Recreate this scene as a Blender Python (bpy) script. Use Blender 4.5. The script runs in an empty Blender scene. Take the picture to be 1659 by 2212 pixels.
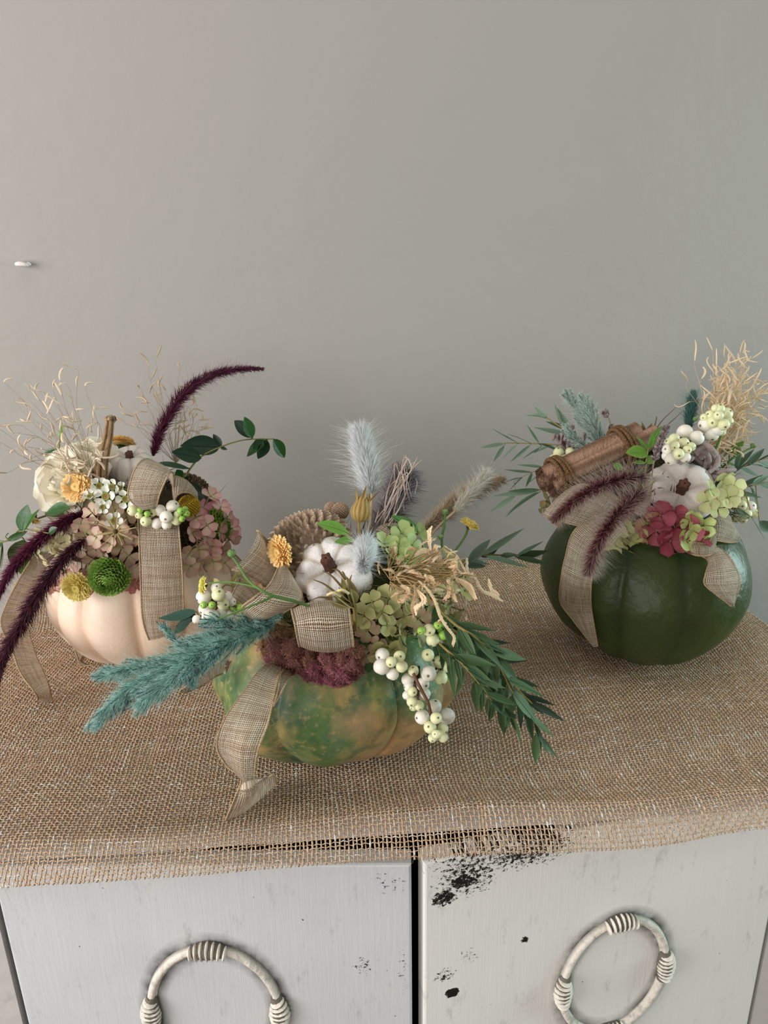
import bpy, math, random
import numpy as np
random.seed(7); RNG = np.random.default_rng(11)
SC = bpy.context.scene; COL = SC.collection
R_ = math.radians
# ------------------------------------------------------------------ camera, world, lights, exposure
IW, IH, F = 1659, 2212, 1661.0
PITCH, YAW, ROLL = R_(19.6), R_(4.0), R_(1.0)
CAM = np.array([0, -0.73, 0.32])
fw = np.array([math.sin(YAW)*math.cos(PITCH), math.cos(YAW)*math.cos(PITCH), -math.sin(PITCH)])
_r = np.cross(fw, [0, 0, 1]); _r /= np.linalg.norm(_r); _u = np.cross(_r, fw)
rt = _r*math.cos(ROLL) - _u*math.sin(ROLL); up = _u*math.cos(ROLL) + _r*math.sin(ROLL)
cd = bpy.data.cameras.new('camera'); cam = bpy.data.objects.new('camera', cd); COL.objects.link(cam)
import mathutils
mw = mathutils.Matrix([[rt[i], up[i], -fw[i], CAM[i]] for i in range(3)] + [[0, 0, 0, 1]])
cam.matrix_world = mw
cd.sensor_fit = 'VERTICAL'; cd.sensor_height = 36.0; cd.lens = 36.0*F/IH; cd.clip_start = 0.02
SC.camera = cam
SC.view_settings.view_transform = 'Standard'; SC.view_settings.look = 'None'
SC.view_settings.gamma = 1.0; SC.view_settings.use_curve_mapping = False
SC.view_settings.exposure = 0.35
wd = bpy.data.worlds.new('room_light'); SC.world = wd; wd.use_nodes = True
wd.node_tree.nodes['Background'].inputs[0].default_value = (1.0, 0.96, 0.92, 1)
wd.node_tree.nodes['Background'].inputs[1].default_value = 0.17
def area(name, loc, tgt, sx, sy, power, col):
    l = bpy.data.lights.new(name, 'AREA'); l.shape = 'RECTANGLE'; l.size = sx; l.size_y = sy; l.energy = power; l.color = col
    o = bpy.data.objects.new(name, l); COL.objects.link(o); o.location = loc
    d = mathutils.Vector(tgt) - mathutils.Vector(loc); o.rotation_euler = d.to_track_quat('-Z', 'Z').to_euler(); return o
area('window_light_left', (-1.25, -0.95, 0.42), (-0.05, -0.15, 0.12), 0.8, 0.9, 17, (0.98, 0.95, 0.98))
area('window_light_right', (1.45, -0.22, 0.28), (0.25, -0.12, 0.12), 0.45, 0.8, 16, (0.70, 0.98, 1.0))
area('front_fill_light', (-0.9, -2.3, 0.35), (0, -0.3, -0.05), 1.3, 1.0, 12.5, (1.0, 0.96, 0.93))  # soft fill added behind the camera to brighten the doors and cloth
area('ceiling_bounce_fill', (-0.1, -0.55, 1.45), (0, 0, 0.6), 1.6, 0.6, 4.2, (1.0, 0.97, 0.9))  # added overhead fill imitating ceiling bounce, brightens the upper wall

# ------------------------------------------------------------------ photo-to-place helpers (every point gets a real depth)
def ray(px, py):
    d = fw*F + rt*(px-IW/2) - up*(py-IH/2); return d/np.linalg.norm(d)
def P(px, py, y):
    d = ray(px, py); return CAM + d*(y-CAM[1])/d[1]
def PZ(px, py, z):
    d = ray(px, py); return CAM + d*(z-CAM[2])/d[2]
def mpx(p, n):                       # n pixels at the distance of p, in metres
    return n*float((np.asarray(p)-CAM)@fw)/F
def nz(v):
    v = np.asarray(v, float); return v/(np.linalg.norm(v, axis=-1, keepdims=True)+1e-12)
class Ell:
    def __init__(s, c, r): s.c = np.array(c, float); s.r = np.array(r, float)
    def hit(s, px, py, off=0.0):
        d = ray(px, py); rr = s.r+off
        o = (CAM-s.c)/rr; e = d/rr
        a = e@e; b = o@e; c = o@o-1; q = b*b-a*c
        t = (-b-math.sqrt(q))/a if q > 0 else -b/a
        p = CAM+d*t; n = nz((p-s.c)/s.r**2); return p, n
DA = Ell((-.155, -.165, .115), (.070, .060, .055)); DB = Ell((.008, -.292, .100), (.060, .060, .060)); DC = Ell((.245, -.19, .130), (.070, .060, .050))
PA = Ell((-.1538, -.155, .058), (.0743, .0743, .058)); PB = Ell((-.0023, -.2955, .058), (.0769, .0769, .058)); PC = Ell((.2407, -.1927, .067), (.0789, .0789, .067))
def S(q, dome=None):                 # point spec: (px,py,y) | (px,py,'z',z) | (px,py,'s',surface,off)
    if q[2] == 'z': return PZ(q[0], q[1], q[3])
    if q[2] == 's': return q[3].hit(q[0], q[1], q[4])[0]
    return P(*q)
def crs(pts, n):
    p = np.array([np.asarray(a, float) for a in pts]); m = len(p)
    if m == 2: return p[0]+(p[1]-p[0])*np.linspace(0, 1, n)[:, None]
    q = np.vstack([2*p[0]-p[1], p, 2*p[-1]-p[-2]]); out = []
    for u in np.linspace(0, m-1-1e-9, n):
        i = int(u); t = u-i; a, b, c, d = q[i:i+4]
        out.append(.5*((2*b)+(c-a)*t+(2*a-5*b+4*c-d)*t*t+(3*b-a-3*c+d)*t**3))
    return np.array(out)
def basis(n):
    n = nz(n); a = np.array([0, 0, 1.]) if abs(n[2]) < .9 else np.array([1., 0, 0])
    u = nz(np.cross(a, n)); return u, np.cross(n, u), n
def rnd(a, b): return random.uniform(a, b)
def jit(n, k): return nz(np.asarray(n)+RNG.normal(0, k, 3))
def hx(h):
    h = h.lstrip('#'); v = [int(h[i:i+2], 16)/255 for i in (0, 2, 4)]
    return np.array([x/12.92 if x <= .04045 else ((x+.055)/1.055)**2.4 for x in v])
def mix(a, b, t): return a+(b-a)*t
def smooth_noise(x, seed=0):
    r = np.random.default_rng(seed); v = r.random(4096)*2-1; i = np.floor(x).astype(int); t = x-i; t = t*t*(3-2*t)
    return v[i % 4096]*(1-t)+v[(i+1) % 4096]*t

# ------------------------------------------------------------------ mesh builder
class MB:
    def __init__(s): s.v = []; s.q = []; s.t = []; s.c = []; s.uv = []; s.n = 0
    def add(s, V, Q=None, T=None, C=(1, 1, 1), UV=None):
        V = np.asarray(V, float).reshape(-1, 3)
        C = np.asarray(C, float); C = np.tile(C, (len(V), 1)) if C.ndim == 1 else C.reshape(-1, 3)
        if Q is not None and len(Q): s.q.append(np.asarray(Q)+s.n)
        if T is not None and len(T): s.t.append(np.asarray(T)+s.n)
        s.v.append(V); s.c.append(C); s.uv.append(np.zeros((len(V), 2)) if UV is None else np.asarray(UV).reshape(-1, 2)); s.n += len(V); return s
    def grid(s, G, C=(1, 1, 1), UV=None, wrap=False):
        G = np.asarray(G); m, n = G.shape[:2]; idx = np.arange(m*n).reshape(m, n)
        if wrap: a = idx; b = np.roll(idx, -1, 1)
        else: a = idx[:, :-1]; b = idx[:, 1:]
        Q = np.stack([a[:-1], b[:-1], b[1:], a[1:]], -1).reshape(-1, 4)
        C = np.asarray(C, float)
        if C.ndim == 2: C = np.repeat(C[:, None], n, 1)
        return s.add(G, Q, None, C, UV)
    def tube(s, path, r, k=6, C=(1, 1, 1), flat=1.0, cap=True):
        p = np.asarray(path, float); m = len(p); r = np.broadcast_to(np.asarray(r, float), (m,))
        t = nz(np.gradient(p, axis=0)); u = basis(t[0])[0]; U = []
        for i in range(m):
            u = nz(u-(u@t[i])*t[i]); U.append(u)
        U = np.array(U); V = np.cross(t, U); a = np.linspace(0, 2*np.pi, k, endpoint=False)
        G = p[:, None]+r[:, None, None]*(np.cos(a)[None, :, None]*U[:, None]+flat*np.sin(a)[None, :, None]*V[:, None])
        C = np.asarray(C, float)
        s.grid(G, C, None, True)
        if cap:
            for e, rev in ((0, 1), (m-1, 0)):
                c = C if C.ndim == 1 else C[e]
                i = np.arange(k); T = np.stack([np.full(k, k), (i+1) % k, i], -1)
                if not rev: T = T[:, ::-1]
                s.add(np.vstack([G[e], p[e]]), None, T, c)
        return s
    def ell(s, c, ax, nu=12, nv=8, C=(1, 1, 1)):
        th = np.linspace(0, 2*np.pi, nu, endpoint=False); ph = np.linspace(.02, np.pi-.02, nv)
        X = np.sin(ph)[:, None]*np.cos(th); Y = np.sin(ph)[:, None]*np.sin(th); Z = np.repeat(np.cos(ph)[:, None], nu, 1)
        ax = np.asarray(ax, float)
        if ax.ndim == 0: ax = np.eye(3)*ax
        elif ax.ndim == 1: ax = np.diag(ax)
        G = np.asarray(c)+X[..., None]*ax[0]+Y[..., None]*ax[1]+Z[..., None]*ax[2]
        return s.grid(G, C, None, True)
    def petal(s, b, d, n, L, W, cup=.2, bend=.3, prof='ov', c0=(1, 1, 1), c1=None, ce=None, nl=6, nw=4, wav=0.0, tw=0.0):
        b = np.asarray(b); d = nz(d); n = nz(np.asarray(n)-(np.asarray(n)@d)*d)
        t = np.linspace(0, 1, nl+1); sv = np.linspace(-1, 1, nw+1)
        w = {'ov': np.sin(np.pi*t**.85)**.85, 'lance': np.sin(np.pi*t**.75)**1.0, 'round': np.sqrt(np.clip(1-((t-.56)/.56)**2, 0, 1))*np.where(t < .56, .35+.65*t/.56, 1),
             'ray': np.clip(t*5, .25, 1)*np.sqrt(np.clip(1.2-t**5, 0, 1)), 'rose': np.clip(.35+t*1.6, 0, 1)*np.sqrt(np.clip(1.02-t**4, 0, 1)), 'scale': np.clip(.55+t, 0, 1)*np.clip((1.02-t)*3.2, 0.12, 1)}[prof]
        a = bend*t; X = np.cumsum(np.cos(a))/len(t); X -= X[0]; Z = np.cumsum(np.sin(a))/len(t); Z -= Z[0]; k = (len(t))/(len(t)-1); X *= k; Z *= k
        tn = np.cos(a)[:, None]*n-np.sin(a)[:, None]*d; side = np.cross(d, n)
        ww = (w*W/2)[:, None, None]; sq = (sv**2)[None, :, None]
        sd = np.repeat(side[None], len(t), 0)
        if tw: sd = np.cos(tw*t)[:, None]*sd+np.sin(tw*t)[:, None]*tn
        G = b+L*(X[:, None]*d+Z[:, None]*n)[:, None]+sd[:, None]*sv[None, :, None]*ww+tn[:, None]*ww*2*cup*sq
        if wav: G = G+tn[:, None]*(np.sin(t*9+rnd(0, 6))[:, None, None]*np.abs(sv)[None, :, None]*wav*W)
        c0 = np.asarray(c0, float); c1 = c0 if c1 is None else np.asarray(c1, float)
        C = np.repeat((c0+(c1-c0)*t[:, None])[:, None], nw+1, 1)
        if ce is not None: C = C+(np.asarray(ce)-C)*(np.abs(sv)**3)[None, :, None]*.8
        return s.grid(G, C)
    def hairs(s, R, D, L, w, c0, c1, B=None, segs=2):
        R = np.asarray(R); n = len(R); D = nz(D); L = np.broadcast_to(L, (n,))
        rv = RNG.normal(size=(n, 3)); U = nz(np.cross(D, rv)); V = np.cross(D, U)
        B = np.zeros((n, 3)) if B is None else B
        vs = []; cs = []
        c0 = np.broadcast_to(np.asarray(c0, float), (n, 3)); c1 = np.broadcast_to(np.asarray(c1, float), (n, 3))
        for i in range(segs):
            q = i/segs; p = R+D*(L*q)[:, None]+B*(L*q*q)[:, None]; ww = w*(1-.55*q)
            for a in (0, 2.094, 4.189):
                vs.append(p+ww*(math.cos(a)*U+math.sin(a)*V)); cs.append(c0+(c1-c0)*q)
        vs.append(R+(D+B)*L[:, None]); cs.append(c1)
        V_ = np.stack(vs, 1); C_ = np.stack(cs, 1); m = segs*3+1; base = (np.arange(n)*m)[:, None]
        Q = []; T = []
        for i in range(segs-1):
            for j in range(3): Q.append([i*3+j, i*3+(j+1) % 3, i*3+3+(j+1) % 3, i*3+3+j])
        e = (segs-1)*3
        for j in range(3): T.append([e+j, e+(j+1) % 3, m-1])
        Qa = (np.array(Q)[None]+base[..., None]).reshape(-1, 4) if Q else None
        Ta = (np.array(T)[None]+base[..., None]).reshape(-1, 3)
        return s.add(V_, Qa, Ta, C_)
    def build(s, name, m, parent=None, org=None, smooth=True):
        V = np.vstack(s.v); loc = np.array(parent.location if parent else (org if org is not None else V[V[:, 2] <= V[:, 2].min()+1e-4].mean(0)))
        me = bpy.data.meshes.new(name)
        Q = np.vstack(s.q) if s.q else np.zeros((0, 4), int); T = np.vstack(s.t) if s.t else np.zeros((0, 3), int)
        li = np.concatenate([Q.ravel(), T.ravel()]).astype(np.int32)
        ls = np.concatenate([np.arange(len(Q))*4, len(Q)*4+np.arange(len(T))*3]).astype(np.int32)
        me.vertices.add(len(V)); me.vertices.foreach_set('co', (V-loc).astype(np.float32).ravel())
        me.loops.add(len(li)); me.loops.foreach_set('vertex_index', li)
        me.polygons.add(len(ls)); me.polygons.foreach_set('loop_start', ls)
        me.update(calc_edges=True)
        me.polygons.foreach_set('use_smooth', np.full(len(ls), smooth))
        ca = me.color_attributes.new('Col', 'FLOAT_COLOR', 'POINT'); C = np.vstack(s.c)
        ca.data.foreach_set('color', np.hstack([np.clip(C, 0, 1), np.ones((len(C), 1))]).astype(np.float32).ravel())
        uv = np.vstack(s.uv)
        if np.any(uv):
            ul = me.uv_layers.new(name='UVMap'); ul.data.foreach_set('uv', uv[li].astype(np.float32).ravel())
        me.materials.append(m)
        o = bpy.data.objects.new(name, me); COL.objects.link(o)
        if parent: o.parent = parent
        else: o.location = loc
        me.validate(); return o
def tag(o, label=None, cat=None, group=None, kind=None):
    if label: o['label'] = label
    if cat: o['category'] = cat
    if group: o['group'] = group
    if kind: o['kind'] = kind
    return o
def thing(name, label, cat, loc, group=None):
    o = bpy.data.objects.new(name, None); COL.objects.link(o); o.empty_display_size = .01
    o.location = [float(x) for x in loc]; return tag(o, label, cat, group)

# ------------------------------------------------------------------ materials
def nodes(name):
    m = bpy.data.materials.new(name); m.use_nodes = True; nt = m.node_tree; nt.nodes.clear()
    N = lambda t, **k: [setattr(x, a, b) for x in [nt.nodes.new(t)] for a, b in k.items()] and x if False else _nn(nt, t, k)
    return m, nt, N, (lambda a, b: nt.links.new(a, b))
def _nn(nt, t, k):
    x = nt.nodes.new(t)
    for a, b in k.items(): setattr(x, a, b)
    return x
def math_(N, Lk, op, a, b=None, c=None, clamp=False):
    x = N('ShaderNodeMath', operation=op, use_clamp=clamp)
    for i, v in enumerate((a, b, c)):
        if v is None: continue
        if isinstance(v, (int, float)): x.inputs[i].default_value = v
        else: Lk(v, x.inputs[i])
    return x.outputs[0]
def mixc(N, Lk, f, a, b, bt='MIX'):
    x = N('ShaderNodeMix', data_type='RGBA', blend_type=bt)
    for i, v in ((0, f), (6, a), (7, b)):
        if isinstance(v, (int, float)): x.inputs[i].default_value = v
        elif hasattr(v, 'links'): Lk(v, x.inputs[i])
        else: x.inputs[i].default_value = (*v, 1)
    return x.outputs[2]
def M(name, base=None, rough=.6, spec=.35, noise=None, bump=None, trans=0.0, sheen=0.0, sss=0.0, coat=0.0, streak=None):
    m, nt, N, Lk = nodes(name)
    b = N('ShaderNodeBsdfPrincipled'); out = N('ShaderNodeOutputMaterial'); tc = N('ShaderNodeTexCoord')
    if base is None:
        at = N('ShaderNodeAttribute', attribute_name='Col'); c = at.outputs['Color']
    else:
        rg = N('ShaderNodeRGB'); rg.outputs[0].default_value = (*hx(base), 1); c = rg.outputs[0]
    if noise:
        for sc, am, h2, lo, hi in (noise if isinstance(noise, list) else [noise]):
            nx = N('ShaderNodeTexNoise'); nx.inputs['Scale'].default_value = sc; nx.inputs['Detail'].default_value = 5; Lk(tc.outputs['Object'], nx.inputs['Vector'])
            mr = N('ShaderNodeMapRange'); mr.inputs[1].default_value = lo; mr.inputs[2].default_value = hi; mr.inputs[4].default_value = am; Lk(nx.outputs[0], mr.inputs[0])
            c = mixc(N, Lk, mr.outputs[0], c, tuple(hx(h2)))
    Lk(c, b.inputs['Base Color']); b.inputs['Roughness'].default_value = rough; b.inputs['Specular IOR Level'].default_value = spec
    if sheen: b.inputs['Sheen Weight'].default_value = sheen
    if coat: b.inputs['Coat Weight'].default_value = coat; b.inputs['Coat Roughness'].default_value = .15
    if sss: b.inputs['Subsurface Weight'].default_value = sss; b.inputs['Subsurface Radius'].default_value = (1, .8, .5); b.inputs['Subsurface Scale'].default_value = .004
    if bump:
        h = None
        for sc, st in (bump if isinstance(bump, list) else [bump]):
            nx = N('ShaderNodeTexNoise'); nx.inputs['Scale'].default_value = sc; nx.inputs['Detail'].default_value = 4
            if streak:
                mp = N('ShaderNodeMapping'); mp.inputs['Scale'].default_value = streak; Lk(tc.outputs['Object'], mp.inputs[0]); Lk(mp.outputs[0], nx.inputs['Vector'])
            else: Lk(tc.outputs['Object'], nx.inputs['Vector'])
            v = math_(N, Lk, 'MULTIPLY', nx.outputs[0], st); h = v if h is None else math_(N, Lk, 'ADD', h, v)
        bp = N('ShaderNodeBump'); bp.inputs['Distance'].default_value = .001; bp.inputs['Strength'].default_value = 1; Lk(h, bp.inputs['Height']); Lk(bp.outputs[0], b.inputs['Normal'])
    if trans:
        tr = N('ShaderNodeBsdfTranslucent'); Lk(c, tr.inputs[0]); mx = N('ShaderNodeMixShader'); mx.inputs[0].default_value = trans
        Lk(b.outputs[0], mx.inputs[1]); Lk(tr.outputs[0], mx.inputs[2]); Lk(mx.outputs[0], out.inputs[0])
    else: Lk(b.outputs[0], out.inputs[0])
    return m
def ribbon_mat():
    m, nt, N, Lk = nodes('burlap_ribbon')
    b = N('ShaderNodeBsdfPrincipled'); out = N('ShaderNodeOutputMaterial'); tc = N('ShaderNodeTexCoord'); sp = N('ShaderNodeSeparateXYZ')
    wn = N('ShaderNodeTexNoise'); wn.inputs['Scale'].default_value = 90; Lk(tc.outputs['UV'], wn.inputs['Vector'])
    Lk(tc.outputs['UV'], sp.inputs[0]); pitch = .00105
    wob = math_(N, Lk, 'MULTIPLY', math_(N, Lk, 'SUBTRACT', wn.outputs[0], .5), .9)
    u = math_(N, Lk, 'ADD', math_(N, Lk, 'DIVIDE', sp.outputs[0], pitch), wob); v = math_(N, Lk, 'ADD', math_(N, Lk, 'DIVIDE', sp.outputs[1], pitch), wob)
    A = math_(N, Lk, 'ABSOLUTE', math_(N, Lk, 'SINE', math_(N, Lk, 'MULTIPLY', u, math.pi)))
    B = math_(N, Lk, 'ABSOLUTE', math_(N, Lk, 'SINE', math_(N, Lk, 'MULTIPLY', v, math.pi)))
    ck = math_(N, Lk, 'SUBTRACT', math_(N, Lk, 'MULTIPLY', math_(N, Lk, 'PINGPONG', math_(N, Lk, 'ADD', math_(N, Lk, 'FLOOR', u), math_(N, Lk, 'FLOOR', v)), 1.0), 2), 1)
    cb = math_(N, Lk, 'MULTIPLY', math_(N, Lk, 'MULTIPLY', A, B), ck)
    h = math_(N, Lk, 'MAXIMUM', math_(N, Lk, 'ADD', A, math_(N, Lk, 'MULTIPLY', cb, .5)), math_(N, Lk, 'SUBTRACT', B, math_(N, Lk, 'MULTIPLY', cb, .5)))
    th = N('ShaderNodeTexNoise'); mp = N('ShaderNodeMapping'); mp.inputs['Scale'].default_value = (30, 900, 1); Lk(tc.outputs['UV'], mp.inputs[0]); Lk(mp.outputs[0], th.inputs['Vector']); th.inputs['Scale'].default_value = 1
    th2 = N('ShaderNodeTexNoise'); mp2 = N('ShaderNodeMapping'); mp2.inputs['Scale'].default_value = (900, 30, 1); Lk(tc.outputs['UV'], mp2.inputs[0]); Lk(mp2.outputs[0], th2.inputs['Vector']); th2.inputs['Scale'].default_value = 1
    c = mixc(N, Lk, math_(N, Lk, 'MULTIPLY_ADD', math_(N, Lk, 'ADD', th.outputs[0], th2.outputs[0]), 2.2, -1.7, True), tuple(hx('#bfa588')), tuple(hx('#f2e6d0')))
    gap = N('ShaderNodeMapRange'); gap.inputs[1].default_value = .55; gap.inputs[2].default_value = 1.0; Lk(h, gap.inputs[0])
    c = mixc(N, Lk, gap.outputs[0], tuple(hx('#6b523c')), c)
    Lk(c, b.inputs['Base Color']); b.inputs['Roughness'].default_value = .85; b.inputs['Specular IOR Level'].default_value = .15
    bp = N('ShaderNodeBump'); bp.inputs['Distance'].default_value = .0005; bp.inputs['Strength'].default_value = .9; Lk(h, bp.inputs['Height']); Lk(bp.outputs[0], b.inputs['Normal'])
    tr = N('ShaderNodeBsdfTranslucent'); Lk(c, tr.inputs[0]); mx = N('ShaderNodeMixShader'); mx.inputs[0].default_value = .22
    Lk(b.outputs[0], mx.inputs[1]); Lk(tr.outputs[0], mx.inputs[2])
    tp = N('ShaderNodeBsdfTransparent'); m2 = N('ShaderNodeMixShader'); hole = math_(N, Lk, 'LESS_THAN', h, .50)
    Lk(hole, m2.inputs[0]); Lk(mx.outputs[0], m2.inputs[1]); Lk(tp.outputs[0], m2.inputs[2]); Lk(m2.outputs[0], out.inputs[0]); return m
def paint_mat(name, blobs, seed, tint, ring):
    """chalk paint with chipped patches: blobs = (s, z, rs, rz, strength) in metres on the door face (UV)."""
    m, nt, N, Lk = nodes(name)
    b = N('ShaderNodeBsdfPrincipled'); out = N('ShaderNodeOutputMaterial'); tc = N('ShaderNodeTexCoord'); sp = N('ShaderNodeSeparateXYZ'); Lk(tc.outputs['UV'], sp.inputs[0])
    def noise(sc, scale=(1, 1, 1), det=6, rough=.6):
        mp = N('ShaderNodeMapping'); mp.inputs['Scale'].default_value = scale; mp.inputs['Location'].default_value = (seed, seed*2, 0); Lk(tc.outputs['UV'], mp.inputs[0])
        nx = N('ShaderNodeTexNoise'); nx.inputs['Scale'].default_value = sc; nx.inputs['Detail'].default_value = det; nx.inputs['Roughness'].default_value = rough; Lk(mp.outputs[0], nx.inputs['Vector']); return nx.outputs[0]
    def rng(v, lo, hi, a=0., c=1.):
        x = N('ShaderNodeMapRange'); x.inputs[1].default_value = lo; x.inputs[2].default_value = hi; x.inputs[3].default_value = a; x.inputs[4].default_value = c; Lk(v, x.inputs[0]); return x.outputs[0]
    c = mixc(N, Lk, rng(noise(14), .35, .65, 0, .5), tuple(hx(tint[0])), tuple(hx(tint[1])))
    c = mixc(N, Lk, rng(noise(1, (160, 9, 1)), .52, .75, 0, .45), c, tuple(hx(tint[2])))
    c = mixc(N, Lk, rng(noise(1, (70, 22, 1), 8, .8), .56, .74, 0, .55), c, tuple(hx('#77766f')))
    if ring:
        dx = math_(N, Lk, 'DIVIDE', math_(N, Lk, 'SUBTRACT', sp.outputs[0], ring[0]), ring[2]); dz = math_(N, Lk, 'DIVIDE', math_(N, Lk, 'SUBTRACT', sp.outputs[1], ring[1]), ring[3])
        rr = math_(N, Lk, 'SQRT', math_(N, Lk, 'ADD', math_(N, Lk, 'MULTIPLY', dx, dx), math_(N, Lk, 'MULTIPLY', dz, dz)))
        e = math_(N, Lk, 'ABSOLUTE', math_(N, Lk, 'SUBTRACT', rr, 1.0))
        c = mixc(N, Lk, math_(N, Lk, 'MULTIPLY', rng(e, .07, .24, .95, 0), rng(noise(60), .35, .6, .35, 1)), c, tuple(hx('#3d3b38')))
    f = None
    for s, z, rs, rz, st in blobs:
        dx = math_(N, Lk, 'DIVIDE', math_(N, Lk, 'SUBTRACT', sp.outputs[0], s), rs); dz = math_(N, Lk, 'DIVIDE', math_(N, Lk, 'SUBTRACT', sp.outputs[1], z), rz)
        q = math_(N, Lk, 'ADD', math_(N, Lk, 'MULTIPLY', dx, dx), math_(N, Lk, 'MULTIPLY', dz, dz)); v = rng(q, 0, 1, st, 0); f = v if f is None else math_(N, Lk, 'MAXIMUM', f, v)
    if f is not None:
        k = math_(N, Lk, 'ADD', math_(N, Lk, 'MULTIPLY', f, .36), noise(430, (.8, 1, 1), 4, .8)); chip = rng(k, .72, .745); c = mixc(N, Lk, chip, c, tuple(hx('#1b1714')))
    dot = rng(noise(240, (1, 1, 1), 1, .5), .80, .82); c = mixc(N, Lk, dot, c, tuple(hx('#3b3632')))
    Lk(c, b.inputs['Base Color']); b.inputs['Roughness'].default_value = .55; b.inputs['Specular IOR Level'].default_value = .3
    bp = N('ShaderNodeBump'); bp.inputs['Distance'].default_value = .0004; bp.inputs['Strength'].default_value = .5; Lk(noise(1, (500, 30, 1)), bp.inputs['Height']); Lk(bp.outputs[0], b.inputs['Normal'])
    Lk(b.outputs[0], out.inputs[0]); return m
MAT = dict(
    petal=M('petal', None, .55, .25, (60, .18, '#8f7a55', .52, .75), None, .25),
    petal_w=M('creamy_petal', None, .5, .3, None, None, .22),
    leaf=M('glossy_leaf', None, .38, .5, (40, .2, '#16240f', .5, .8), (90, .6), .12),
    matte_leaf=M('matte_leaf', None, .6, .3, (60, .2, '#2c3a2a', .5, .8), None, .12),
    stem=M('stem', None, .65, .3, None, (300, .5)),
    fur=M('plume_hair', None, .8, .15, None, None, .25),
    berry=M('berry_skin', None, .42, .4, (120, .15, '#b9b98a', .5, .8), None, 0, 0, .25),
    dry=M('dry_plant', None, .8, .2, (120, .35, '#5e4a33', .45, .75), (500, .8), .1),
    straw=M('straw', None, .75, .2, (120, .12, '#9a7a55', .5, .8), (500, .6), .2),
    bark=M('bark', None, .8, .25, (150, .5, '#3e2c22', .45, .7), (300, 2.2)),
    clay=M('chalky_white', None, .75, .25, [(90, .28, '#9a8b80', .5, .72), (700, .5, '#7c6f63', .66, .74)], [(120, 1.2), (700, .5)]),
    ribbon=ribbon_mat(),
    hem=M('ribbon_hem', '#c4aa86', .85, .1, (900, .5, '#7a6045', .4, .7), (1500, 1.0)),
    jute=M('jute_thread', None, .85, .12, (900, .3, '#5a412a', .45, .7), (1800, 1.2)),
    twine=M('twine', '#8a6a48', .85, .15, (800, .6, '#4c3521', .4, .65), (1500, 1.5)),
)
# ------------------------------------------------------------------ the room
def box(mb, a, b, C=(1, 1, 1), uvm=False):
    a = np.array(a, float); b = np.array(b, float)
    V = np.array([[(a, b)[i][0], (a, b)[j][1], (a, b)[k][2]] for i in (0, 1) for j in (0, 1) for k in (0, 1)])
    Q = [[0, 1, 3, 2], [4, 6, 7, 5], [0, 4, 5, 1], [2, 3, 7, 6], [0, 2, 6, 4], [1, 5, 7, 3]]
    for q in Q:
        mb.add(V[q], [[0, 1, 2, 3]], None, C)
    return mb
wall_m = M('wall_plaster', '#9f9a93', .62, .3, [(2.2, .3, '#98988f', .4, .65), (260, .5, '#847e74', .74, .78), (9, .12, '#aba69f', .5, .7)], [(60, .5), (9, 3.0), (420, .12)])
w = box(MB(), (-2.6, 0, -.75), (2.6, .08, 1.75)).build('wall_back', wall_m, smooth=False); tag(w, kind='structure')
w = box(MB(), (-2.6, -2.6, -.80), (2.6, .08, -.75)).build('floor', M('floor_boards', '#6d5a48', .5, .4, (6, .4, '#4f4034', .4, .6)), smooth=False); tag(w, kind='structure')
# filler plug in the wall
pl = thing('wall_plug', 'small broken white plastic plug poking out of the grey wall', 'wall plug', P(50, 572, -.002))
c0 = P(50, 572, -.003); mb = MB()
mb.tube(crs([P(36, 571, -.003), P(43, 570, -.007), P(52, 571, -.009), P(61, 573, -.004)], 10), [.0015, .003, .0036, .0036, .0036, .0034, .003, .0026, .002, .0012], 8, hx('#e6dcd6'), .6)
mb.build('plug_body', MAT['clay'], pl); mb = MB(); mb.tube([P(60, 570, -.006), P(65, 571, -.002)], [.0016, .0011], 8, hx('#efeae6')); mb.build('plug_tip', MAT['clay'], pl)
# ------------------------------------------------------------------ the cabinet
cab = thing('cabinet', 'distressed grey-white painted cabinet with two doors carrying carved oval rings', 'cabinet', (.034, -.19, -.75))
body_m = M('cabinet_paint', '#c4bfba', .6, .3, [(14, .5, '#b2afab', .4, .65), (70, .4, '#8b8985', .6, .75)], (90, .6))
dark_m = M('cabinet_inside', '#1d2020', .7, .2)
mb = MB(); box(mb, (-.293, -.363, -.016), (.361, -.012, 0)); tb = mb.build('top_board', body_m, cab, smooth=False)
bv = tb.modifiers.new('bevel', 'BEVEL'); bv.width = .003; bv.segments = 3
mb = MB(); box(mb, (-.285, -.02, -.74), (.352, -.014, -.016)); box(mb, (-.285, -.345, -.74), (-.267, -.02, -.016)); box(mb, (.334, -.325, -.74), (.352, -.02, -.016)); box(mb, (-.285, -.335, -.74), (.352, -.02, -.722)); mb.build('carcass', body_m, cab, smooth=False)
mb = MB(); box(mb, (-.262, -.325, -.70), (.33, -.319, -.03)); mb.build('inner_panel', dark_m, cab, smooth=False)
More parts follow.
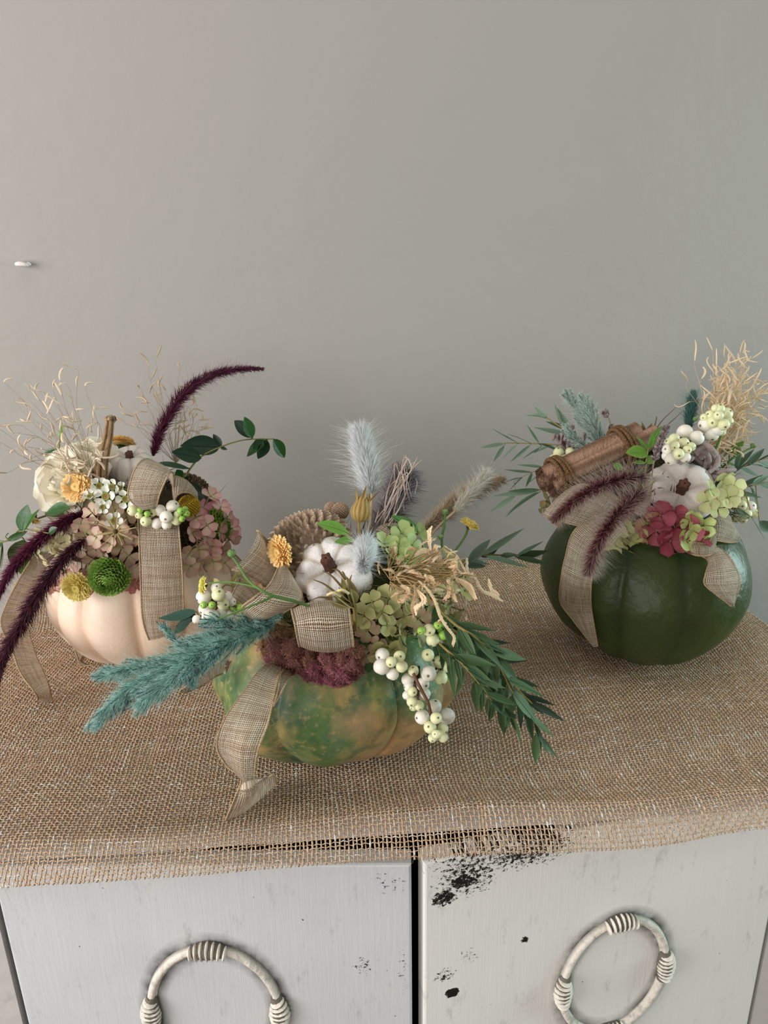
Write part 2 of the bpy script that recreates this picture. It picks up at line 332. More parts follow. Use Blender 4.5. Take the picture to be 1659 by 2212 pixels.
def door(org, ang, s0, s1, mat_, ring, sign):
    org = np.array(org); dx = np.array([math.cos(ang), math.sin(ang), 0]); dn = np.array([math.sin(ang), -math.cos(ang), 0])
    hinge = org+dx*(s0 if sign < 0 else s1)
    e = thing('door', None, None, (hinge[0], hinge[1], -.72)); e.parent = cab; e.location = [hinge[0]-cab.location[0], hinge[1]-cab.location[1], .03]
    def fix(o):  # sub-parts built in world space around the door's own origin
        return o
    class Par:   # stand-in giving the world location for build()
        location = (hinge[0], hinge[1], -.72)
    def bld(mb, name, m, sm=True):
        o = mb.build(name, m, None, np.array(Par.location), sm); o.location = (0, 0, 0); o.parent = e; return o
    mb = MB(); T_ = .012; z0, z1 = -.72, -.020; r = .0016
    A = lambda s, z, n: org*[1, 1, 0]+dx*s+np.array([0, 0, z])+dn*n
    # face with UV in metres, small rounded arris, sides
    prof = [(0, -T_), (0, -r), (r*.3, -r*.3), (r, 0)]
    ring_pts = lambda k: [A(s0+prof[k][0], z0+prof[k][0], prof[k][1]), A(s1-prof[k][0], z0+prof[k][0], prof[k][1]), A(s1-prof[k][0], z1-prof[k][0], prof[k][1]), A(s0+prof[k][0], z1-prof[k][0], prof[k][1])]
    uvp = lambda k: [(s0+prof[k][0], z0+prof[k][0]), (s1-prof[k][0], z0+prof[k][0]), (s1-prof[k][0], z1-prof[k][0]), (s0+prof[k][0], z1-prof[k][0])]
    for k in range(3):
        a, b = ring_pts(k), ring_pts(k+1); ua, ub = uvp(k), uvp(k+1)
        for i in range(4):
            j = (i+1) % 4; mb.add([a[i], a[j], b[j], b[i]], [[0, 1, 2, 3]], None, (1, 1, 1), [ua[i], ua[j], ub[j], ub[i]])
    mb.add(ring_pts(3), [[0, 1, 2, 3]], None, (1, 1, 1), uvp(3)); mb.add(ring_pts(0)[::-1], [[0, 1, 2, 3]], None, (1, 1, 1), uvp(0)[::-1])
    bld(mb, 'door_panel', mat_, False)
    cs, cz, ra, rb = ring; mb = MB(); th = np.linspace(0, 2*np.pi, 97)
    # ring band
    pr = [(-.0032, 0), (-.0030, .0012), (-.0022, .0014), (-.0016, .0036), (.0006, .0044), (.0024, .0030), (.0030, 0)]
    G = np.array([[A(cs+(ra+p[0])*math.sin(t), cz+(rb+p[0])*math.cos(t), p[1]) for p in pr] for t in th])
    C = np.array([[hx('#ddd6c8')*(1 if 0 < i < 6 else .35) for i in range(7)] for t in th]); mb.grid(G[:, ::-1], C[:, ::-1])
    bld(mb, 'ring', MAT['carved'])
    for ang0 in (0, math.pi/2, math.pi, -math.pi/2):
        mb = MB()
        for k in range(7):
            t = ang0+(k-3)*.085*(1 if ang0 % math.pi == 0 else .8); ln = (.0062, .0078, .0088, .0095, .0088, .0078, .0062)[k]
            p = A(cs+(ra+.0004)*math.sin(t), cz+(rb+.0004)*math.cos(t), .0035); rad = nz(dx*math.sin(t)*ra+np.array([0, 0, math.cos(t)])*rb)
            tan = nz(np.cross(rad, dn)); mb.ell(p, np.array([rad*ln*.72, tan*.00125, dn*.0046]), 14, 10, hx('#e6dfd0'))
        mb2 = MB(); t = np.linspace(ang0-.27, ang0+.27, 15); mb2.tube([A(cs+ra*math.sin(a), cz+rb*math.cos(a), .002) for a in t], .0046*np.sin(np.linspace(.5, math.pi-.5, 15))+.001, 10, hx('#6d665b'))
        o = bld(mb, 'carved_leaf', MAT['carved']); o2 = bld(mb2, 'ring_socket', MAT['carved'])
MAT['carved'] = M('carved_wood_paint', None, .6, .3, [(160, .5, '#6a6358', .5, .7)], (300, 1.0))
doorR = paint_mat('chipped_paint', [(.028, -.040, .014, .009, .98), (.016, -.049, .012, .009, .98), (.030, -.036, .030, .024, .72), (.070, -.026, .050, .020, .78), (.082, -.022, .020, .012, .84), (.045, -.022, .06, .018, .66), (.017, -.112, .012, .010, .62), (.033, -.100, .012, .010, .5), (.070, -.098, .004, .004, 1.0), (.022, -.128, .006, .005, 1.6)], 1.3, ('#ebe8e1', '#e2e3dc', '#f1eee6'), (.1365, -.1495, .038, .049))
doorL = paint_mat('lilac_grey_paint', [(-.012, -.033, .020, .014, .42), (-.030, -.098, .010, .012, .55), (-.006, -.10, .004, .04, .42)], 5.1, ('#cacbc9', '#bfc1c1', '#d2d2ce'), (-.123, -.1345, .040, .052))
ORG = np.array([.0405, -.383, 0])
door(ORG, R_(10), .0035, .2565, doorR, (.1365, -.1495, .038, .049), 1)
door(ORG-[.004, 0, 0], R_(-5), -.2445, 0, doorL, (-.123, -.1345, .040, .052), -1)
for (x0, x1, y) in ((-.287, -.2105, -.361), (.2965, .354, -.337)):
    mb = MB(); box(mb, (x0, y, -.74), (x1, y+.02, -.0165)); mb.build('door_stile', body_m, cab, smooth=False)
# ------------------------------------------------------------------ burlap runner: real woven threads
def burlap():
    NW, NF = 272, 200; X0, X1 = -.30, .361; Y0, Y1 = -.004, -.3925
    def surf(u, v):   # u 0..1 across, v 0..1 towards the room
        y = Y0+(Y1-Y0)*v
        xl = np.interp(-y, [0, .03, .12, .2, .4], [-.322, -.312, -.291, -.296, -.302]); x = xl+(X1+.0015*np.sin(y*60)-xl)*u
        x = x+.0012*np.sin(y*38+u*7)+.0012*smooth_noise(y*30+u*3, 5)
        y = y+.0016*np.sin(x*24+1)+.0012*smooth_noise(x*22+3, 3)*(v)
        z = .0020+.0012*(1+np.sin(x*31+y*17))*np.clip(v*3, 0, 1)+.0010*(1+smooth_noise(x*16+y*9+40, 2))
        f = np.clip((v-.90)/.05, 0, 1)*np.clip((1-v)/.05, 0, 1); z = z+.0055*f*np.exp(-((x-.10)/.12)**2)
        z = z-np.clip((v-.945)/.055, 0, 1)**1.3*(.0115+.002*np.sin(x*20))
        return np.stack([x, y, z], -1)
    mb = MB()
    cA, cB, cC = hx('#f0d6b6'), hx('#d8b38c'), hx('#faefdd')
    def threads(n, m, along, rad, amp, seed):
        i = np.arange(n); j = np.arange(2*m+1)
        a = (i+.5)/n; b = j/(2*m)
        Aa, Bb = np.meshgrid(a, b, indexing='ij')
        Aa = Aa+(smooth_noise(Bb*14+i[:, None]*.31, seed)*.28+smooth_noise(Bb*70+i[:, None]*7.7, seed+1)*.12)/n
        G = surf(Aa, Bb) if along == 'v' else surf(Bb, Aa)
        ph = np.cos(np.pi*(j-1)/2*1.0)[None]; sgn = (-1.0)**i[:, None]*(1 if along == 'v' else -1)
        wave = np.where(j % 2 == 1, (-1.0)**((j-1)//2), 0.)[None]*sgn
        G[..., 2] += wave*amp
        r = rad*(1+.28*smooth_noise(Bb*90+i[:, None]*13.3, seed+2)+.15*smooth_noise(i[:, None]*1.7+Bb*3, seed+3))
        side = np.array([1., 0, 0]) if along == 'v' else np.array([0, 1., 0]); zz = np.array([0, 0, 1.])
        V = np.stack([G+r[..., None]*side, G+r[..., None]*zz*.8, G-r[..., None]*side, G-r[..., None]*zz*.8], 2)
        t = np.clip(.5+.22*smooth_noise(i[:, None]*.9+Bb*5, seed+4)+.4*smooth_noise(Bb*110+i[:, None]*31.7, seed+5), 0, 1)[..., None]
        C = mix(cB, cA, t); C = np.where(t > .86, cC, C); C = np.repeat(C[:, :, None], 4, 2)
        nj = len(j); idx = np.arange(n*nj*4).reshape(n, nj, 4); a_ = idx; b_ = np.roll(idx, -1, 2)
        Q = np.stack([a_[:, :-1], b_[:, :-1], b_[:, 1:], a_[:, 1:]], -1).reshape(-1, 4)
        mb.add(V, Q, None, C)
    threads(NW, NF, 'v', .00052, .00062, 10); threads(NF, NW, 'u', .00042, .00050, 30)
    # loose fibres
    n = 1500; u = RNG.random(n); v = RNG.random(n); Rr = surf(u, v)+[0, 0, .0006]; D = RNG.normal(size=(n, 3))*[1, 1, .5]+[0, 0, .35]
    mb.hairs(Rr, D, RNG.uniform(.002, .006, n), .00005, hx('#e6d2b2'), hx('#e6d2b2'), RNG.normal(size=(n, 3))*.5, 3)
    n = 260; u = RNG.random(n); Rr = surf(u, np.full(n, .999)); D = RNG.normal(size=(n, 3))*.6+[0, -.6, -.6]
    mb.hairs(Rr, D, RNG.uniform(.002, .009, n), .00007, hx('#e6d2b2'), hx('#e6d2b2'), RNG.normal(size=(n, 3))*.5, 3)
    o = mb.build('burlap_runner', MAT['jute'], None, np.array([.03, -.2, 0]))
    tag(o, 'loosely woven natural burlap cloth spread over the cabinet top', 'burlap cloth')
burlap()
# ------------------------------------------------------------------ pumpkins
def ribbed(c, ax, R, H, ribs, depth, ph0=0., nu=144, nv=56, dimple=.25, lump=.02, seed=1, sharp=.5, irr=.0, taper=0.):
    u, v, w = basis(ax); th = np.linspace(0, 2*np.pi, nu, endpoint=False); ph = np.linspace(.03, np.pi-.03, nv)
    TH, PH = np.meshgrid(th, ph)
    tt = TH+irr*np.sin(TH*2+seed)+irr*.6*np.sin(TH*3+seed*2)
    vv = np.abs(np.cos(ribs*tt/2+ph0)); f = 1-depth*(1-vv**sharp)*np.sin(PH)**.6
    f = f*(1+lump*np.sin(TH*2+seed)+lump*.7*np.sin(TH*3+PH*2+seed*3)+lump*.35*np.sin(TH*7+PH*5+seed))
    rr = R*np.sin(PH)**.86*f; rr = rr*(1-taper*np.clip(-np.cos(PH), 0, 1)**1.2); zz = H*np.cos(PH)*f-H*dimple*np.exp(-(PH/.42)**2)+H*.12*np.exp(-((np.pi-PH)/.4)**2)
    G = np.asarray(c)+rr[..., None]*(np.cos(TH)[..., None]*u+np.sin(TH)[..., None]*v)+zz[..., None]*w
    return G, vv
def pumpkin(label, E_, ribs, depth, m, seed, C, ph0=0., lump=.02, sharp=.5, irr=.1, tilt=(0, 0, 1), taper=.12):
    G, vv = ribbed(E_.c, tilt, E_.r[0]*1.0, E_.r[2], ribs, depth, ph0, 220, 110, .3, lump, seed, sharp, irr, taper)
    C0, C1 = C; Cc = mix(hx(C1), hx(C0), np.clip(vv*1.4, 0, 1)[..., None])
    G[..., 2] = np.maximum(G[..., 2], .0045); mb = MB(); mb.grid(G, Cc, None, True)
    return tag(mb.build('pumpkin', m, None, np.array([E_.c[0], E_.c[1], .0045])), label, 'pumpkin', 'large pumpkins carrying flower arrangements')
mA = M('cream_pumpkin_skin', None, .42, .35, [(28, .35, '#e3bfa0', .45, .7), (420, .35, '#b58f72', .70, .8)], [(60, .8), (500, .2)], 0, 0, .15)
mB = M('mottled_pumpkin_skin', None, .44, .35, [(20, .8, '#b8955f', .50, .62), (75, .45, '#a39a5e', .48, .64), (44, .7, '#4b6a4c', .48, .62), (120, .6, '#34553c', .52, .66), (13, .7, '#b98d66', .53, .64), (300, .5, '#b79a6a', .58, .70)], [(70, 1.2), (300, .25)])
mC = M('dark_green_pumpkin_skin', None, .38, .22, [(16, .5, '#2b3819', .45, .65), (9, .35, '#4d5c26', .5, .7), (330, .9, '#101a10', .74, .78)], [(24, 3.5), (70, 1.6), (300, .25)], 0, 0, 0, .03)
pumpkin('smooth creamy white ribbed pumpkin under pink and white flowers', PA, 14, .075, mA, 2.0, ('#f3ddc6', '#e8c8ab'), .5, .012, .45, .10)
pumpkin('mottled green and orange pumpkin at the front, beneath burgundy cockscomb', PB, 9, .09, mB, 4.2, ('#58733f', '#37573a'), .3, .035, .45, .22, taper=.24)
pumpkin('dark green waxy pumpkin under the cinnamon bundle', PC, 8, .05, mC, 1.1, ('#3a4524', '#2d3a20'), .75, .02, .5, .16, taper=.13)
# dark tangled moss bedding under each arrangement
mm = M('bed_moss', None, .95, .1)
for nm, E_, col, lab in (('A', DA, '#4b4030', 'tangled brown moss bedding below the flowers of the cream pumpkin'), ('B', DB, '#454528', 'tangled olive moss bedding below the flowers of the mottled pumpkin'), ('C', DC, '#3c3a28', 'tangled dark moss bedding below the flowers of the dark green pumpkin')):
    mb = MB(); n = 1500; k = np.array([.80, .80, .74]); d = nz(RNG.normal(size=(n, 3))); d[:, 2] = np.abs(d[:, 2])*1.0-.25; d = nz(d)
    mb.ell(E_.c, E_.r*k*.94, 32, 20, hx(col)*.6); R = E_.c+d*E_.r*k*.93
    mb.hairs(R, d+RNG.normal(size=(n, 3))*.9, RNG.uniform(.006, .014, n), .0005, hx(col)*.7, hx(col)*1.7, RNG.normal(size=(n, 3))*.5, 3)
    tag(mb.build('moss_bedding', mm, None, E_.c-[0, 0, E_.r[2]*.7]), lab, 'moss', None, 'stuff')
def mini(label, px, py, rpx, y, ax, ribs, cols, seed, stem_h=.5, hr=.72, depth=.10, stemcol='#5a3a2c'):
    c = P(px, py, y); R = mpx(c, rpx); ax = nz(ax); t = thing('mini_pumpkin', label, 'pumpkin', c-ax*R*hr, 'small chalky white craft pumpkins')
    G, vv = ribbed(c, ax, R, R*hr, ribs, depth, .3*seed, 96, 44, .42, .035, seed, .55, .06)
    mb = MB(); st = np.abs(np.sin(G[..., 0]*900+G[..., 2]*700)); mb.grid(G, mix(hx(cols[1]), hx(cols[0]), np.clip(vv*1.6, 0, 1)[..., None]), None, True); mb.build('pumpkin_body', MAT['clay'], t)
    u, v, w = basis(ax); s0 = c+ax*R*hr*.42; mb = MB(); th = np.linspace(0, 2*np.pi, 20, endpoint=False); rows = []
    for k, (h, r) in enumerate(((0, .19), (.12, .15), (.3, .135), (.42, .145), (.46, .12), (.45, .02))):
        a = th+k*.12; q = r*(1+.22*np.cos(5*a))*R; rows.append(s0+ax*(h*stem_h*2*R)+(np.cos(a)*q)[:, None]*u+(np.sin(a)*q)[:, None]*v)
    mb.grid(np.array(rows), hx(stemcol), None, True); mb.build('stem', MAT['bark'], t); return t
mini('small white craft pumpkin with brown stub behind the burlap loop, beside the tall dry stalk', 284, 1012, 52, -.165, (.05, -.25, 1), 8, ('#d6cdc2', '#b3a79a'), 1, .45, .9, .05)
mini('bright white fibrous craft pumpkin at the middle of the front arrangement', 722, 1240, 83, -.315, (-.18, -.72, .75), 7, ('#f2eeea', '#c9bba8'), 2, .85, .80, .14)
mini('lumpy grey-white craft pumpkin above the pink hydrangea, tilted forward', 1468, 1066, 74, -.225, (-.30, -.80, .52), 6, ('#ddd3cc', '#c4b8ae'), 3, 1.0, .78, .09)
# ------------------------------------------------------------------ flowers
def mum(label, p, n, R, group='yellow button chrysanthemums', cols=('#d9a53c', '#f2d27c', '#6f7a25'), N=230, dome=.35, pom=False, stem=None, name='button_chrysanthemum', L=.42, W=.13, cat='flower'):
    p = np.asarray(p); n = nz(n); t = thing(name, label, cat, p-n*R*.4, group); u, v, w = basis(n); mb = MB()
    a0, a1 = hx(cols[0]), hx(cols[1])
    for i in range(N):
        q = ((i+.5)/N); a = i*2.39996; r = math.sqrt(q); o = math.cos(a)*u+math.sin(a)*v
        if not pom and r < .22: continue
        if pom:
            el = R_(88-100*r**1.25); d = o*math.cos(el)+n*math.sin(el); b = p+d*.66*R; L_ = R*.34*(.75+.35*r); k = rnd(.5, 1.0)
            mb.petal(b, d, n if r > .12 else -o, L_, R*.23, .40, k, 'ray', mix(a0*.6, a0, r), mix(a0, a1, .35+.65*r), None, 5, 2)
        else:
            el = R_(mix(62, -8, ((r-.22)/.78)**1.1)+rnd(-9, 9)); d = nz(o*math.cos(el)+n*math.sin(el)+u*rnd(-.08, .08)); b = p+o*R*(.12+.52*r)+n*R*dome*(.55-.55*r*r)
            mb.petal(b, d, n, R*L*rnd(.85, 1.1)*(.75 if r < .5 else 1), R*W*1.5, .15, rnd(-.5, .3), 'ray', a0*(.75+.25*r), mix(a0, a1, rnd(.6, 1)), None, 3, 2)
    if not pom: mb.ell(p+n*R*.02, np.array([u*R*.66, v*R*.66, w*R*.24]), 20, 8, mix(a0, a1, .4))
    mb.build('bloom', MAT['petal_w'], t)
    if not pom:
        mb = MB(); mb.ell(p+n*R*.10, np.array([u, v, w])*R*np.array([[.20], [.20], [.16]]), 14, 8, hx(cols[2])); 
        for i in range(40):
            r = math.sqrt(i/40)*.2*R; a = i*2.4; mb.ell(p+n*R*(.25-.08*i/40)+u*r*math.cos(a)+v*r*math.sin(a), R*.03, 5, 4, mix(hx(cols[2]), hx(cols[0]), i/60))
        mb.build('flower_center', MAT['petal_w'], t)
    mb = MB()
    for i in range(14):
        a = i*2*math.pi/14; o = math.cos(a)*u+math.sin(a)*v; mb.petal(p-n*R*.38+o*R*.05, nz(o-n*-.35), n, R*.62, R*.22, .15, .5, 'lance', hx('#2f4a22'), hx('#4f6b2c'), None, 3, 2)
    mb.ell(p-n*R*.30, R*.2, 12, 8, hx('#3c5428')); mb.build('calyx', MAT['matte_leaf'], t)
    if stem is not None:
        mb = MB(); pts = [p-n*R*.35]+[np.asarray(x) for x in stem]; mb.tube(crs(pts, 10), .0008, 7, hx('#5a7a42')); mb.build('stem', MAT['stem'], t)
    return t
def dn(px, py, E_, off=0, tilt=(0, 0, 0), k=1):
    p, n = E_.hit(px, py, off); return p, nz(n*k+np.array(tilt))
GY = ('#f2c266', '#fee3a4', '#8a8430'); LY = ('#ecd35c', '#fbee9e', '#8a9434')
p, n = dn(165, 1052, DA, .012, (0, -.9, -.1)); mum('apricot-yellow button chrysanthemum in front of the white rose', p, n, mpx(p, 34), cols=GY)
p = P(262, 957, -.13); mum('yellow chrysanthemum seen from behind, above the left small white pumpkin', p, (.1, .5, .9), mpx(p, 30), cols=GY)
p, n = dn(165, 1268, DA, .012, (0, -.7, .3)); mum('pale yellow button chrysanthemum at the lower left, on the rim of the cream pumpkin', p, n, mpx(p, 34), cols=LY)
p = P(72, 1118, -.19); mum('half-hidden small yellow chrysanthemum turned away to the left', p, (-.6, -.2, -.6), mpx(p, 20), cols=LY, N=90)
p, n = dn(605, 1193, DB, .008, (-.9, -.5, .1)); mum('apricot-yellow button chrysanthemum beside the pale wooden cone flower', p, nz((-.75, -.65, .1)), mpx(p, 38), cols=GY, stem=[P(665, 1215, -.30)])
p = P(1015, 1133, -.27); mum('yellow chrysanthemum on a green stalk at the upper right of the front arrangement', p, (.45, .0, .85), mpx(p, 24), cols=LY, N=110, dome=.2, stem=[P(1003, 1162, -.275), P(975, 1200, -.28), P(945, 1240, -.285)])
p = P(438, 1264, -.335); mum('small lemon chrysanthemum on a long green side branch', p, (-.85, -.25, .25), mpx(p, 21), cols=('#d9cf42', '#f4ef9a', '#6f7a25'), N=90, dome=.2)
GP = ('#5c9426', '#a9cc55', '#3f7a1c')
p, n = dn(237, 1243, DA, .010, (0, -.8, 0)); mum('round green pompon chrysanthemum on the front of the cream pumpkin', p, n, mpx(p, 47), 'green pompon chrysanthemums', ('#6aa634', '#c4e080', '#3f7a1c'), 240, pom=True, name='pompon_chrysanthemum')
p = P(458, 1138, -.17); mum('green pompon chrysanthemum seen side-on among pink hydrangea', p, (.95, -.35, .05), mpx(p, 44), 'green pompon chrysanthemums', GP, 230, pom=True, stem=[P(425, 1138, -.165)], name='pompon_chrysanthemum')
p = P(1288, 905, -.13); mum('tiny yellow bloom behind the mint plume', p, (.6, .2, .6), mpx(p, 11), None, ('#cfc33a', '#eee27a', '#6f7a25'), 60)
def hyd(label, E_, cx, cy, rx, ry, n, pal, off=.006, fl=13, group='hydrangea heads', seed=0, ang=.0, yy=None, tilt=(0, -.3, 0)):
    rs = np.random.RandomState(seed); pts = []; tries = 0
    while len(pts) < n and tries < 4000:
        tries += 1; a = rs.rand()*6.283; r = math.sqrt(rs.rand()); x = r*math.cos(a)*rx; y = r*math.sin(a)*ry
        X = cx+x*math.cos(ang)-y*math.sin(ang); Y = cy+x*math.sin(ang)+y*math.cos(ang)
        if all((X-q[0])**2+(Y-q[1])**2 > (fl*1.05*min(1, math.sqrt(rx*ry*4/n)/fl))**2 for q in pts): pts.append((X, Y, r))
    hits = []
    for X, Y, r in pts:
        if yy is None: p, nn = E_.hit(X, Y, off+.004*(1-r)+rs.uniform(-.003, .003))
        else:
            p = P(X, Y, yy-.012*(1-r*r)); nn = nz(np.array([(X-cx)/rx*.8, -.9, -(Y-cy)/ry*.7]))
        hits.append((p, nn, r))
    c = np.mean([h[0] for h in hits], 0); t = thing('hydrangea_head', label, 'hydrangea', c+[0, .012, -.01], group)
    core = c-np.mean([h[1] for h in hits], 0)*.016; ms = MB()
    for p, nn, r in hits:
        nn = jit(nz(nn+np.array(tilt)), .34); u, v, w = basis(nn); a0 = rs.rand()*6.28; c0, c1, ce = [hx(x) for x in pal[rs.randint(len(pal))]]
        L = mpx(p, fl)*rs.uniform(.85, 1.15); mb = MB(); k = rs.uniform(.1, .5)
        for i in range(4):
            a = a0+i*math.pi/2+rs.uniform(-.18, .18); o = math.cos(a)*u+math.sin(a)*v
            mb.petal(p+o*L*.06, nz(o+w*k), w, L, L*rs.uniform(.95, 1.12), rs.uniform(-.05, .22), rs.uniform(-.5, .35), 'round', c0, mix(c0, c1, rs.uniform(.7, 1)), ce, 6, 6, .02)
        mb.ell(p+w*L*.06, L*.09, 8, 6, mix(c0, hx('#7d8a3a'), .6)); mb.build('floret', MAT['petal'], t)
        ms.tube(crs([p, p-w*L*.5, core], 6), .0006, 5, hx('#8a8a52'), 1, False)
    ms.build('stalks', MAT['stem'], t); return t
BE = [('#cfc9a0', '#cda79a', '#c58d86'), ('#c9c49a', '#d0aba0', '#c48a86'), ('#bfb98a', '#c9a592', '#b98478')]
PK = [('#dfcbb0', '#dc98a2', '#d0667f'), ('#d2c6a0', '#dba6a6', '#d07890'), ('#e2b0b0', '#d87c8e', '#c65272')]
GR = [('#a9a968', '#bdbb82', '#b5ae78'), ('#9da062', '#b3b076', '#c0a888'), ('#b7ba80', '#c8c594', '#b7b47c')]
GPK = GR+[('#b5b27c', '#c7a890', '#c48f80')]
RD = [('#a4525c', '#b05c68', '#8f3a4c'), ('#c98f84', '#c4707a', '#b04a60'), ('#98424f', '#a04a58', '#853244')]
RG = [('#b9ba78', '#c98a80', '#b8556a'), ('#c3b884', '#c9766f', '#b04a60'), ('#bcc782', '#cdd39a', '#c9a08a')]
hyd('dusty pink and beige hydrangea behind the star-shaped seed pod', DA, 225, 1160, 72, 62, 22, BE, .004, 21, seed=1)
hyd('bright pink hydrangea at the right end of the cream pumpkin arrangement', DA, 455, 1130, 50, 62, 15, PK, .004, 23, seed=2)
hyd('pink-edged beige hydrangea hanging at the lower right of the cream pumpkin flowers', DA, 445, 1205, 48, 26, 8, BE+PK[:1], .006, 23, seed=3)
hyd('blush pink hydrangea below the lower yellow chrysanthemum', DA, 150, 1262, 62, 26, 12, [('#e6cbb8', '#dba49a', '#d08c8c'), ('#dcb7a8', '#cf8f8c', '#c77c80')], -.001, 18, seed=4)
hyd('rose pink hydrangea peeking out under the green pompon on the cream pumpkin', DA, 262, 1272, 62, 22, 10, [('#cf9a90', '#c4777c', '#b5606c'), ('#c98f88', '#bb6870', '#a9525f')], -.001, 19, seed=5)
hyd('cream and pale yellow hydrangea at the left between the purple grasses', DA, 118, 1185, 48, 38, 12, [('#dfdcae', '#e6e0bf', '#d9c9a0'), ('#d5d29a', '#e2dcb4', '#cfc08c')], .0, 20, seed=6)
hyd('small white-green hydrangea petals behind the white rose', DA, 205, 985, 26, 30, 5, [('#e3e3c8', '#ecebd8', '#dfe0b8')], -.004, 20, seed=7)
hyd('green hydrangea at the right of the front loop of ribbon', DB, 835, 1345, 72, 62, 22, GPK, .004, 29, seed=8)
hyd('pale green hydrangea high at the back beside the rolled burlap', DB, 880, 1180, 52, 40, 11, [('#b3c47c', '#c2d090', '#a9bd6c')], .002, 24, seed=9)
hyd('yellow-green hydrangea at the right side under the tan amaranth', DB, 968, 1275, 50, 68, 18, GPK, .0, 22, seed=10)
hyd('shadowed green hydrangea in the middle under the tan amaranth', DB, 890, 1265, 50, 36, 10, GR, -.006, 23, seed=11)
hyd('green and coral hydrangea beside the white berries at the left of the front arrangement', DB, 510, 1275, 42, 34, 7, [('#b5bf78', '#d9a284', '#cf7f6a'), ('#a8b56a', '#b9c283', '#c9a080')], .004, 24, seed=12)
hyd('two-tone pink and cream hydrangea petals left of the cockscomb', DB, 556, 1408, 20, 24, 4, [('#cfd09a', '#cf97a0', '#b4687c'), ('#e8dce0', '#d8a8b8', '#c78aa0')], .004, 26, seed=13)
hyd('blush hydrangea florets along the right edge of the cockscomb', DB, 815, 1420, 34, 30, 6, [('#cfc49a', '#d0ab94', '#c79a88')], .0, 20, seed=14)
hyd('crimson and green hydrangea under the right small white pumpkin', DC, 1440, 1158, 74, 50, 24, RD*2+RG, .003, 29, seed=15)
hyd('pale green hydrangea at the left of the crimson one', DC, 1352, 1165, 32, 34, 9, [('#b9bf78', '#cdd093', '#bcbf7c')], .004, 21, seed=16)
hyd('light green hydrangea right of the lumpy white pumpkin', DC, 1556, 1068, 30, 42, 9, [('#c3cd86', '#d6dba6', '#cfc49a')], .004, 24, seed=17)
hyd('green-brown hydrangea petals under the left end of the cinnamon bundle', DC, 1195, 1092, 24, 30, 6, [('#9aa35c', '#b0a070', '#a8705c')], .0, 20, seed=18)
hyd('lime hydrangea petals on the right edge of the crimson one', DC, 1500, 1150, 24, 34, 6, [('#bccb7a', '#cfd894', '#b9c878')], .006, 24, seed=19)
# white roses
def rose(label, p, n, R, seed):
    t = thing('rose', label, 'rose', p-nz(n)*R*.5, 'creamy white roses'); u, v, w = basis(n); mb = MB(); rs = np.random.RandomState(seed); N = 34
    for i in range(N):
        q = (i+.5)/N; a = i*2.39996+rs.uniform(-.2, .2); o = math.cos(a)*u+math.sin(a)*v; el = R_(mix(86, 12, q**1.1))
        b = p-w*R*.55+o*R*.10*q; d = nz(o*math.cos(el)+w*math.sin(el)); L = R*mix(.95, 1.25, q)*rs.uniform(.93, 1.07)
        mb.petal(b, d, -o*math.sin(el)+w*math.cos(el) if q > .35 else -o, L, R*mix(.7, 1.35, q), mix(.30, .18, q), mix(.5, -.75, q) if q > .35 else .35, 'rose', mix(hx('#e9e3b8'), hx('#efe8c8'), q), hx('#fbf6e6'), None, 10, 10, .07)
    mb.build('petals', MAT['petal_w'], t); mb = MB()
    for i in range(5):
        a = i*1.2566; o = math.cos(a)*u+math.sin(a)*v; mb.petal(p-w*R*.58, nz(o-w*.2), w, R*.6, R*.2, .2, .2, 'lance', hx('#3f6030'), hx('#5a7a3a'))
    mb.build('calyx', MAT['matte_leaf'], t); return t
p = P(140, 1042, -.185); rose('large creamy white rose at the far left, behind the apricot chrysanthemum', p, (-.35, -.8, .45), mpx(p, 76), 1)
p = P(183, 992, -.168); rose('smaller creamy white rose behind the dried grass, up against the tall stalk', p, (.05, -.7, .7), mpx(p, 52), 2)
# waxflower
def wax(label, items, E_, base, R=19):
    ps = [(dn(x, y, E_, .014, (0, -.8, .1)), r) for x, y, r in items]; t = thing('waxflower_sprig', label, 'waxflower', base); st = MB()
    for (p, n), r in ps:
        n = jit(n, .3); u, v, w = basis(n); L = mpx(p, r); mb = MB(); a0 = rnd(0, 6)
        for i in range(5):
            a = a0+i*1.2566; o = math.cos(a)*u+math.sin(a)*v; mb.petal(p+o*L*.30, nz(o+w*.25), w, L*.72, L*.80, .25, .3, 'round', hx('#dfe3cf'), hx('#f4f3ea'), None, 6, 6)
        mb.build('blossom', MAT['petal_w'], t); mb = MB(); th = np.linspace(0, 2*np.pi, 16, endpoint=False)
        prof = ((.0, .02, '#8c5a3a'), (.05, .16, '#9a7045'), (.06, .26, '#7c8c35'), (.16, .34, '#93a045'), (.10, .38, '#7f9040'), (-.3, .18, '#6f8a3a'), (-.45, .03, '#6f8a3a'))
        mb.grid(np.array([p+w*L*h+L*r_*(np.cos(th)[:, None]*u+np.sin(th)[:, None]*v) for h, r_, _ in prof]), np.array([hx(c) for *_, c in prof]), None, True); mb.build('flower_center', MAT['petal_w'], t)
        st.tube(crs([p-w*L*.4, p-w*L*.9, base], 7), .0006, 5, hx('#6f8a3c'), 1, False)
    st.build('stem', MAT['stem'], t)
wax('sprig of small white waxflowers between the left rose and the berries', [(229, 1072, 25), (272, 1078, 22), (215, 1050, 20), (243, 1052, 21), (195, 1072, 19), (262, 1055, 16), (222, 1095, 16), (247, 1125, 20)], DA, DA.hit(235, 1110, -.004)[0])
